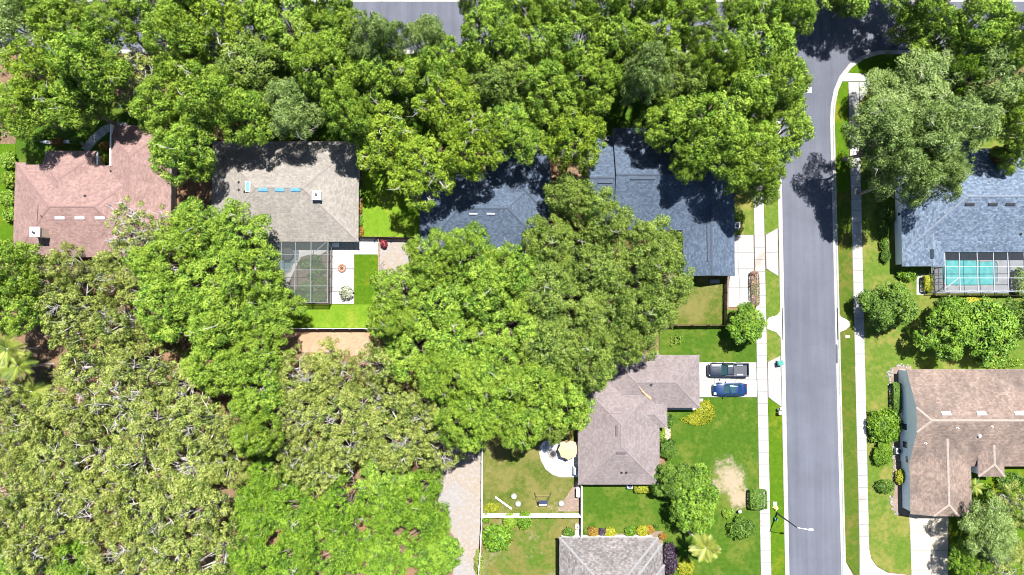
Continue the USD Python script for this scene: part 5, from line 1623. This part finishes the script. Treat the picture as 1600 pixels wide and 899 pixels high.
pool_r = smoothed(ppoly([(1472, 412), (1480, 406), (1500, 404), (1535, 409), (1556, 407), (1559, 412), (1559, 440), (1553, 446), (1500, 447), (1478, 446), (1471, 438)], .12), .5)
deck_with('pool_deck', [(1456, 388), (1650, 388), (1650, 458.5), (1456, 458.5)], pool_r, .12, M['deck_grey'])
t = thing('swimming_pool', 'turquoise swimming pool under the white framed cage', 'swimming pool')
obj('water', prism(pool_r.buffer(-.02), -.06, .04), M['pool'], t)
obj('coping', prism(pool_r.buffer(.18).difference(pool_r.buffer(-.03)), .05, .135), M['slab_b'], t)
st = smoothed(ppoly([(1552, 409), (1566, 409), (1566, 444), (1552, 444)], .1).intersection(pool_r.buffer(-.1)), .1)
obj('step', prism(st, -.05, .048), M['pond'], t)
drive('garden_path', [[(1432, 428), (1447, 428)], [(1432, 444), (1447, 444)], [(1432, 461), (1447, 461)]], .12)

pond = smoothed(ppoly([(425, 392), (440, 386), (458, 386), (465, 394), (464, 404), (456, 412), (452, 424), (440, 428), (420, 428), (412, 415), (414, 400)], .12), .4)
bed = smoothed(ppoly([(470, 402), (486, 397), (500, 398), (512, 392), (512, 475), (446, 475), (452, 440), (462, 418)], .12), .3).difference(pond.buffer(.3))
deck_with('pool_deck', [(398, 370), (512.5, 370), (512.5, 474), (398, 474)], pond.union(bed), .12, M['deck'])
t = thing('garden_pond', 'dull blue pond under the grey framed cage', 'pond')
obj('water', prism(pond.buffer(-.02), -.06, .05), M['pond'], t)
obj('coping', prism(pond.buffer(.22).difference(pond.buffer(-.03)), .05, .14), M['stone'], t)
struct('planting_bed', prism(bed, -.05, .1), M['mulch'])
for i, (u, v, r, m) in enumerate(((478, 412, 8, 'leaf_grey'), (492, 406, 8, 'leaf_oak'), (500, 420, 8, 'leaf_oak'), (488, 430, 6, 'leaf_grey'), (500, 442, 9, 'leaf_oak'), (478, 450, 9, 'leaf_grey'), (466, 460, 8, 'leaf_oak'), (500, 462, 9, 'leaf_oak'), (486, 466, 8, 'leaf_grey'))):
    shrub('shrub', ['grey plant at the top left of the caged bed', 'green plant at the top of the caged bed', 'green plant at the upper right of the caged bed', 'grey plant in the middle of the caged bed', 'green plant at the middle right of the caged bed', 'grey plant at the lower left of the caged bed', 'green plant in the lower left corner of the caged bed', 'green plant in the lower right corner of the caged bed', 'grey plant at the bottom of the caged bed'][i], u, v, r * 1.25, r * 1.1, .6, m, leaf=.2, dens=1.0)
t = thing('round_table', 'round dark table on the pale deck inside the grey cage', 'table', (*W2(448, 396, .8), .12))
obj('table_top', cyl(.95, .05, (0, 0, .68), 26), M['dark_metal'], t)
obj('pedestal', cat_([cyl(.07, .68, n=10), cyl(.35, .05, n=14)]), M['dark_metal'], t)

# ------------------------------------------------------------------ things in the gardens
def fire_pit(label, u, v, r, stones=True):
    x, y = W2(u, v, .35)
    t = thing('fire_pit', label, 'fire pit', (x, y, .13))
    n = 12
    for k in range(n):
        a = 2 * PI * k / n
        q = rbox(r * .48, .2, .3, .03, (0, 0, 0))
        q.apply_transform(trimesh.transformations.rotation_matrix(a + PI / 2, (0, 0, 1)))
        q.apply_translation((r * math.cos(a), r * math.sin(a), 0))
        obj('brick', q, M['brick'] if stones else M['stone'], t)
    obj('ash', cyl(r * .9, .12, n=16), M['wood_tan'] if stones else M['dark_metal'], t)
    for k in range(4):
        a = k * .8
        obj('log', tube([(-.3 * math.cos(a), -.3 * math.sin(a), .16 + .04 * k), (.3 * math.cos(a), .3 * math.sin(a), .18 + .04 * k)], .045, 6), M['wood_dark'] if stones else M['black'], t)


fire_pit('round brick fire pit on the white patio by the grey cage', 534, 419, .5)
fire_pit('dark fire bowl in a pale stone ring on the round patio', 864, 709.5, .52, False)

x, y = W2(888, 703, 2.2)
t = thing('parasol', 'tan scalloped parasol on the round flagstone patio', 'parasol', (x, y, .13))
n = 8
rim_ = [(1.45 * math.cos(2 * PI * k / 16) * (1 if k % 2 == 0 else .88), 1.45 * math.sin(2 * PI * k / 16) * (1 if k % 2 == 0 else .88), 1.95) for k in range(16)]
for k in range(8):
    a, b, c = rim_[2 * k], rim_[2 * k + 1], rim_[(2 * k + 2) % 16]
    q = trimesh.Trimesh([a, b, c, (0, 0, 2.4), np.array(a) - [0, 0, .02], np.array(b) - [0, 0, .02], np.array(c) - [0, 0, .02], (0, 0, 2.37)], [(0, 1, 3), (1, 2, 3), (5, 4, 7), (6, 5, 7), (0, 4, 5), (0, 5, 1), (1, 5, 6), (1, 6, 2)], process=False)
    obj('canopy_panel', q, M['tan_canvas'], t)
    obj('rib', tube([(0, 0, 2.35), np.array(a) * .97], .015, 4), M['wood_dark'], t)
obj('pole', cyl(.03, 2.5, n=8), M['wood_dark'], t)
obj('base', cyl(.3, .1, n=16), M['dark_metal'], t)
x, y = W2(888, 703, .7)
t = thing('round_table', 'round garden table under the tan parasol', 'table', (x + .02, y, .13))
obj('table_top', prism(Point(0, 0).buffer(.6).difference(Point(0, 0).buffer(.06)), .68, .72), M['metal'], t)
for k in range(4):
    obj('leg', tube([(.45 * math.cos(k * PI / 2), .45 * math.sin(k * PI / 2), 0), (.3 * math.cos(k * PI / 2), .3 * math.sin(k * PI / 2), .68)], .02, 5), M['metal'], t)


def ac_unit(label, u, v, z0=.1, s=.85):
    x, y = W2(u, v, .8)
    t = thing('air_conditioner', label, 'air conditioner', (x, y, 0))
    obj('pad', rbox(s + .25, s + .25, .12, .02, (0, 0, z0 - .06)), M['slab_b'], t)
    obj('casing', rbox(s, s, .75, .05, (0, 0, z0 + .06)), M['metal'], t)
    obj('fan_guard', cat_([trimesh.creation.torus(.3, .02, 20, 5).apply_translation((0, 0, z0 + .82)), trimesh.creation.torus(.17, .015, 16, 5).apply_translation((0, 0, z0 + .82)), bx(-.3, -.012, z0 + .81, .3, .012, z0 + .83), bx(-.012, -.3, z0 + .812, .012, .3, z0 + .832)]), M['dark_metal'], t)
    obj('fan', cat_([cyl(.28, .01, (0, 0, z0 + .805), 18)]), M['black'], t)


ac_unit('air conditioner on a pad by the pale wall of the tan house', 1404.5, 705)
ac_unit('air conditioner under the lower eave of the mauve roof', 984.5, 759)
ac_unit('dark air conditioner at the corner of the large slate roof', 1152, 352)
t = thing('barbecue', 'blue-grey covered barbecue against the mauve house by the patio', 'barbecue', (*W2(898.5, 736, 1.0), .13))
obj('cabinet', rbox(.6, 1.1, .8, .04), M['metal'], t)
hood = trimesh.creation.cylinder(.32, 1.0, sections=18); hood.apply_transform(trimesh.transformations.rotation_matrix(PI / 2, (1, 0, 0))); hood.apply_translation((0, 0, .85))
obj('lid', hood, M['metal'], t); obj('handle', tube([(-.33, -.3, .95), (-.38, -.3, .95), (-.38, .3, .95), (-.33, .3, .95)], .015, 5), M['dark_metal'], t)
t = thing('storage_cabinet', 'pale narrow storage cabinet on the fence by the mauve house', 'cabinet', (*W2(903.5, 770, 1.2), .1))
obj('body', rbox(.42, 1.15, 1.15, .04), M['white'], t); obj('lid', rbox(.5, 1.22, .08, .03, (0, 0, 1.14)), M['stucco'], t)
obj('door', rbox(.02, .52, .95, .005, (-.215, .27, .1)), M['vinyl'], t); obj('door', rbox(.02, .52, .95, .005, (-.215, -.27, .1)), M['vinyl'], t)

def pot(label, u, v, r=.42):
    t = thing('garden_stool', label, 'stool', (*W2(u, v, .45), .1))
    m = trimesh.creation.revolve([(0, 0), (r * .8, 0), (r, .22), (r * .92, .42), (r * .75, .46), (0, .44)], sections=18)
    obj('drum', m, M['stone'], t, smooth=40)
    obj('seat', cyl(r * .72, .03, (0, 0, .445), 16), M['plastic_grey'], t)
    obj('band', trimesh.creation.torus(r * .97, .025, 20, 5).apply_translation((0, 0, .3)), M['plastic_grey'], t)


pot('round grey garden stool right of the white plank', 803, 776)
pot('round grey garden stool nearest the white fence', 809.5, 787.5)
pot('round grey garden stool right of the swing seat', 877, 787)
a, b = W(774, 777, .25), W(799.5, 795.5, .25)
d = b - a
q = rbox(np.linalg.norm(d), .22, .06, .02); q.apply_transform(trimesh.transformations.rotation_matrix(math.atan2(d[1], d[0]), (0, 0, 1))); q.apply_translation(((a[0] + b[0]) / 2, (a[1] + b[1]) / 2, .2))
t = thing('garden_board', 'long white plank lying aslant above the white fence', 'board')
obj('plank', q, M['white'], t)
for k in (.2, .8):
    obj('trestle', rbox(.12, .5, .12, .02, (a[0] + d[0] * k, a[1] + d[1] * k, .09)), M['wood_dark'], t)
t = thing('swing_seat', 'garden swing with navy canopy and white seat on a bowed frame', 'garden swing', (*W2(848.5, 786, .9), .1))
obj('canopy', rbox(1.15, .5, .06, .02, (0, .28, 1.5)), M['navy'], t)
obj('seat', rbox(1.1, .6, .14, .05, (0, -.2, .5)), M['white'], t)
obj('backrest', rbox(1.1, .12, .6, .04, (0, .12, .6)), M['navy'], t)
for sx in (-1, 1):
    obj('frame', tube([(sx * .55, -.8, 0), (sx * .62, -.3, .9), (sx * .6, .28, 1.5), (sx * .9, .8, 1.0), (sx * 1.2, 1.3, .1)], .035, 6), M['dark_metal'], t)
    obj('foot', tube([(sx * .55, -.8, .02), (sx * 1.0, -.7, .02)], .03, 5), M['wood_tan'], t)
obj('crossbar', tube([(-1.0, .95, .75), (1.0, .95, .75)], .03, 5), M['wood_tan'], t)
t = thing('utility_box', 'small white box with dark opening by the vinyl fence', 'utility box', (*W2(902, 823.5, .6), .1))
obj('casing', rbox(.5, .62, .6, .03), M['white'], t); obj('opening', cyl(.13, .02, (.05, 0, .59), 12), M['black'], t)
t = thing('garden_step', None, None, kind='structure')
obj('slab', prism(ppoly([(898.5, 829), (905.5, 829), (905.5, 839), (898.5, 839)], .15), 0, .15), M['stucco_tan'], t)
t = thing('garden_lantern', 'small white lantern on a dark post by the box hedge', 'lantern', (*W2(1155.5, 799, .7), .1))
obj('post', cyl(.05, .6, n=8), M['dark_metal'], t); obj('lamp', rbox(.26, .26, .3, .03, (0, 0, .58)), M['white'], t); obj('cap', cyl(.22, .12, (0, 0, .88), 10, .04), M['white'], t)
t = thing('storage_bench', 'blue-grey storage bench in the shade below the large slate roof', 'bench', (*W2(1117, 440, .5), .1))
obj('box', rbox(1.3, .5, .45, .03), M['metal'], t); obj('lid', rbox(1.36, .56, .06, .02, (0, 0, .44)), M['bar_grey'], t)
t = thing('chest', 'pale blue chest against the beige house on the patio', 'chest', (*W2(522.5, 383, .6), .13))
obj('box', rbox(1.35, .6, .55, .03), M['solar_blue'], t); obj('lid', rbox(1.42, .66, .07, .02, (0, 0, .54)), M['white'], t)

# on the verge: bin, mailbox, lamp, covers
x, y = W2(1219.5, 567.5, 1.0)
t = thing('wheelie_bin', 'teal wheelie bin at the kerb end of the driveway', 'bin', (x, y, .13), 8)
obj('body', loft([[(-.24, -.24, .06), (.24, -.24, .06), (.24, .24, .06), (-.24, .24, .06)], [(-.33, -.3, .95), (.31, -.3, .95), (.31, .3, .95), (-.33, .3, .95)]]).apply_transform(np.eye(4)), M['teal'], t)
obj('lid', rbox(.76, .68, .08, .03, (0, 0, .95)), M['teal'], t)
obj('handle', tube([(-.36, -.25, .92), (-.46, -.25, .95), (-.46, .25, .95), (-.36, .25, .92)], .025, 6), M['teal'], t)
for sy in (-1, 1):
    m = trimesh.creation.cylinder(.12, .06, sections=14); m.apply_transform(trimesh.transformations.rotation_matrix(PI / 2, (1, 0, 0))); m.apply_translation((-.28, sy * .3, .12))
    obj('wheel', m, M['black'], t)
x, y = W2(1219, 641, 1.1)
t = thing('mailbox', 'white mailbox on a stout post at the kerb below the driveway', 'mailbox', (x, y, .1))
obj('post', rbox(.2, .2, .95, .02), M['vinyl'], t)
obj('arm', rbox(.7, .14, .12, .02, (.18, .12, .82)), M['vinyl'], t)
body = trimesh.creation.cylinder(.2, .62, sections=20); body.apply_transform(trimesh.transformations.rotation_matrix(PI / 2, (0, 1, 0))); body.apply_translation((.2, .22, 1.2))
obj('box', cat_([body, bx(-.11, .02, .96, .51, .42, 1.2)]), M['white'], t)
obj('door', rbox(.03, .38, .38, .012, (.525, .22, .98)), M['white'], t)
obj('newspaper_box', rbox(.6, .44, .36, .04, (.12, -.42, .75)), M['white'], t)
obj('flag', bx(.1, .425, 1.2, .26, .445, 1.4), M['tail'], t)

xb, yb = W2(1214, 802, .1)
t = thing('street_lamp', 'street lamp on the left verge with its arm over the road', 'street lamp', (xb, yb, .1))
hp = 7.3
obj('pole', tube([(0, 0, 0), (0, 0, hp * .5), (0.02, 0, hp)], [.13, .1, .07], 10), M['dark_metal'], t)
obj('base', cyl(.2, .35, n=12, r2=.15), M['dark_metal'], t)
obj('arm', tube([(0, 0, hp - .15), (.35, -.02, hp + .12), (1.0, -.1, hp + .22), (1.55, -.16, hp + .22)], [.05, .045, .04, .04], 8), M['white'], t)
lum = rbox(.62, .26, .16, .06, (1.75, -.19, hp + .12)); obj('lamp_head', lum, M['white'], t, smooth=40)
obj('lens', rbox(.4, .2, .04, .015, (1.78, -.19, hp + .095)), M['lamp_glass'], t)
x, y = W2(1212, 794, .3)
t = thing('fire_hydrant', 'pale yellow hydrant with its collar on the verge beside the street lamp', 'hydrant', (x, y, .1))
obj('collar', cyl(.36, .06, n=18), M['yellow_paint'], t); obj('barrel', cyl(.2, .5, (0, 0, .05), 14, .17), M['yellow_paint'], t)
obj('bonnet', trimesh.creation.icosphere(2, .2).apply_transform(np.diag([1, 1, .7, 1])).apply_translation((0, 0, .56)), M['yellow_paint'], t, smooth=True)
for k, (dx, dy) in enumerate(((1, 0), (-1, 0), (0, -1))):
    obj('outlet', tube([(0, 0, .4), (dx * .28, dy * .28, .4)], [.08, .09], 10), M['yellow_paint'], t)
t = thing('valve_cover', 'small white concrete cover above the yellow hydrant', 'cover', (*W2(1211, 787, .1), .1))
obj('frame', rbox(.55, .5, .05, .015), M['slab_c'], t); obj('lid', rbox(.4, .36, .02, .006, (0, 0, .045)), M['white'], t)
t = thing('utility_pedestal', 'low green utility pedestal in the shadow of the street lamp', 'utility box', (*W2(1212, 811, .4), .1))
obj('casing', rbox(.35, .4, .55, .03), M['utility_green'], t); obj('cap', rbox(.4, .45, .08, .03, (0, 0, .54)), M['utility_green'], t)
t = thing('valve_cover', 'pale square cover on the right verge below the storm drain', 'cover', (*W2(1324, 526, .1), .1))
obj('frame', rbox(.6, .4, .05, .015), M['slab_c'], t); obj('lid', rbox(.44, .26, .02, .006, (0, 0, .045)), M['white'], t)
t = thing('parked_car', 'dark red car half hidden under the trees at the upper left', 'car', (*W2(131, 53, 1.0), 0), 90)
hh = 2.2
xs = np.array([-hh, -hh + .1, -1.2, 0, 1.0, hh - .4, hh - .08, hh])
obj('body', loft([ring(x, w, .2, .55, z_, .05) for x, w, z_ in zip(xs, [.55, .78, .88, .9, .9, .84, .66, .5], [.7, .9, .95, .95, .92, .8, .66, .5])]), M['red_car'], t, smooth=40)
cabin(t, 1.0, -1.6, .3, -1.0, .78, .6, .92, 1.42, M['red_car'])
for x in (1.3, -1.3):
    for sy in (1, -1):
        wheel(t, x, sy * .78, .32, .22)

# pale landscaping rocks around the tan house, too small to pick apart singly
g = np.random.default_rng(8)
base = trimesh.creation.icosphere(1, 1.0)
ms = []
paths = [[(1405, 572), (1396, 575), (1390, 583), (1390, 600), (1391, 640)], [(1394, 668), (1396, 700), (1398, 730), (1398, 755)], [(1393, 770), (1393, 795), (1402, 804)], [(1405, 573), (1420, 573)]]
for P_ in paths:
    ln = LineString([W2(*q, .1) for q in P_])
    m_ = int(ln.length * 9)
    for k in range(m_):
        c = ln.interpolate(g.uniform(0, 1), normalized=True).coords[0]
        q = base.copy(); q.vertices *= 1 + g.normal(0, .12, (len(q.vertices), 1))
        q.apply_scale(g.uniform(.07, .17)); q.apply_transform(np.diag([1, g.uniform(.7, 1.2), .7, 1])); q.apply_translation((c[0] + g.normal(0, .18), c[1] + g.normal(0, .18), .13))
        ms.append(q)
tag(obj('landscape_rocks', cat_(ms), M['stone']), 'border of small pale rocks around the tan house', 'rocks', kind='stuff')
ms = []
ln = LineString([W2(596, 405, .1), W2(597, 440, .1), W2(595, 470, .1)])
for k in range(60):
    c = ln.interpolate(g.uniform(0, 1), normalized=True).coords[0]
    q = base.copy(); q.vertices *= 1 + g.normal(0, .12, (len(q.vertices), 1)); q.apply_scale(g.uniform(.08, .18)); q.apply_translation((c[0] + g.normal(0, .22), c[1], .11)); ms.append(q)
tag(obj('edging_stones', cat_(ms), M['stone']), 'row of small grey stones along the low timber fence', 'rocks', kind='stuff')
lawn_patch([(1391, 575), (1410, 572), (1424, 572), (1424, 806), (1402, 806), (1394, 795), (1398, 760), (1391, 640)], M['mulch'], .108, name='rock_bed')
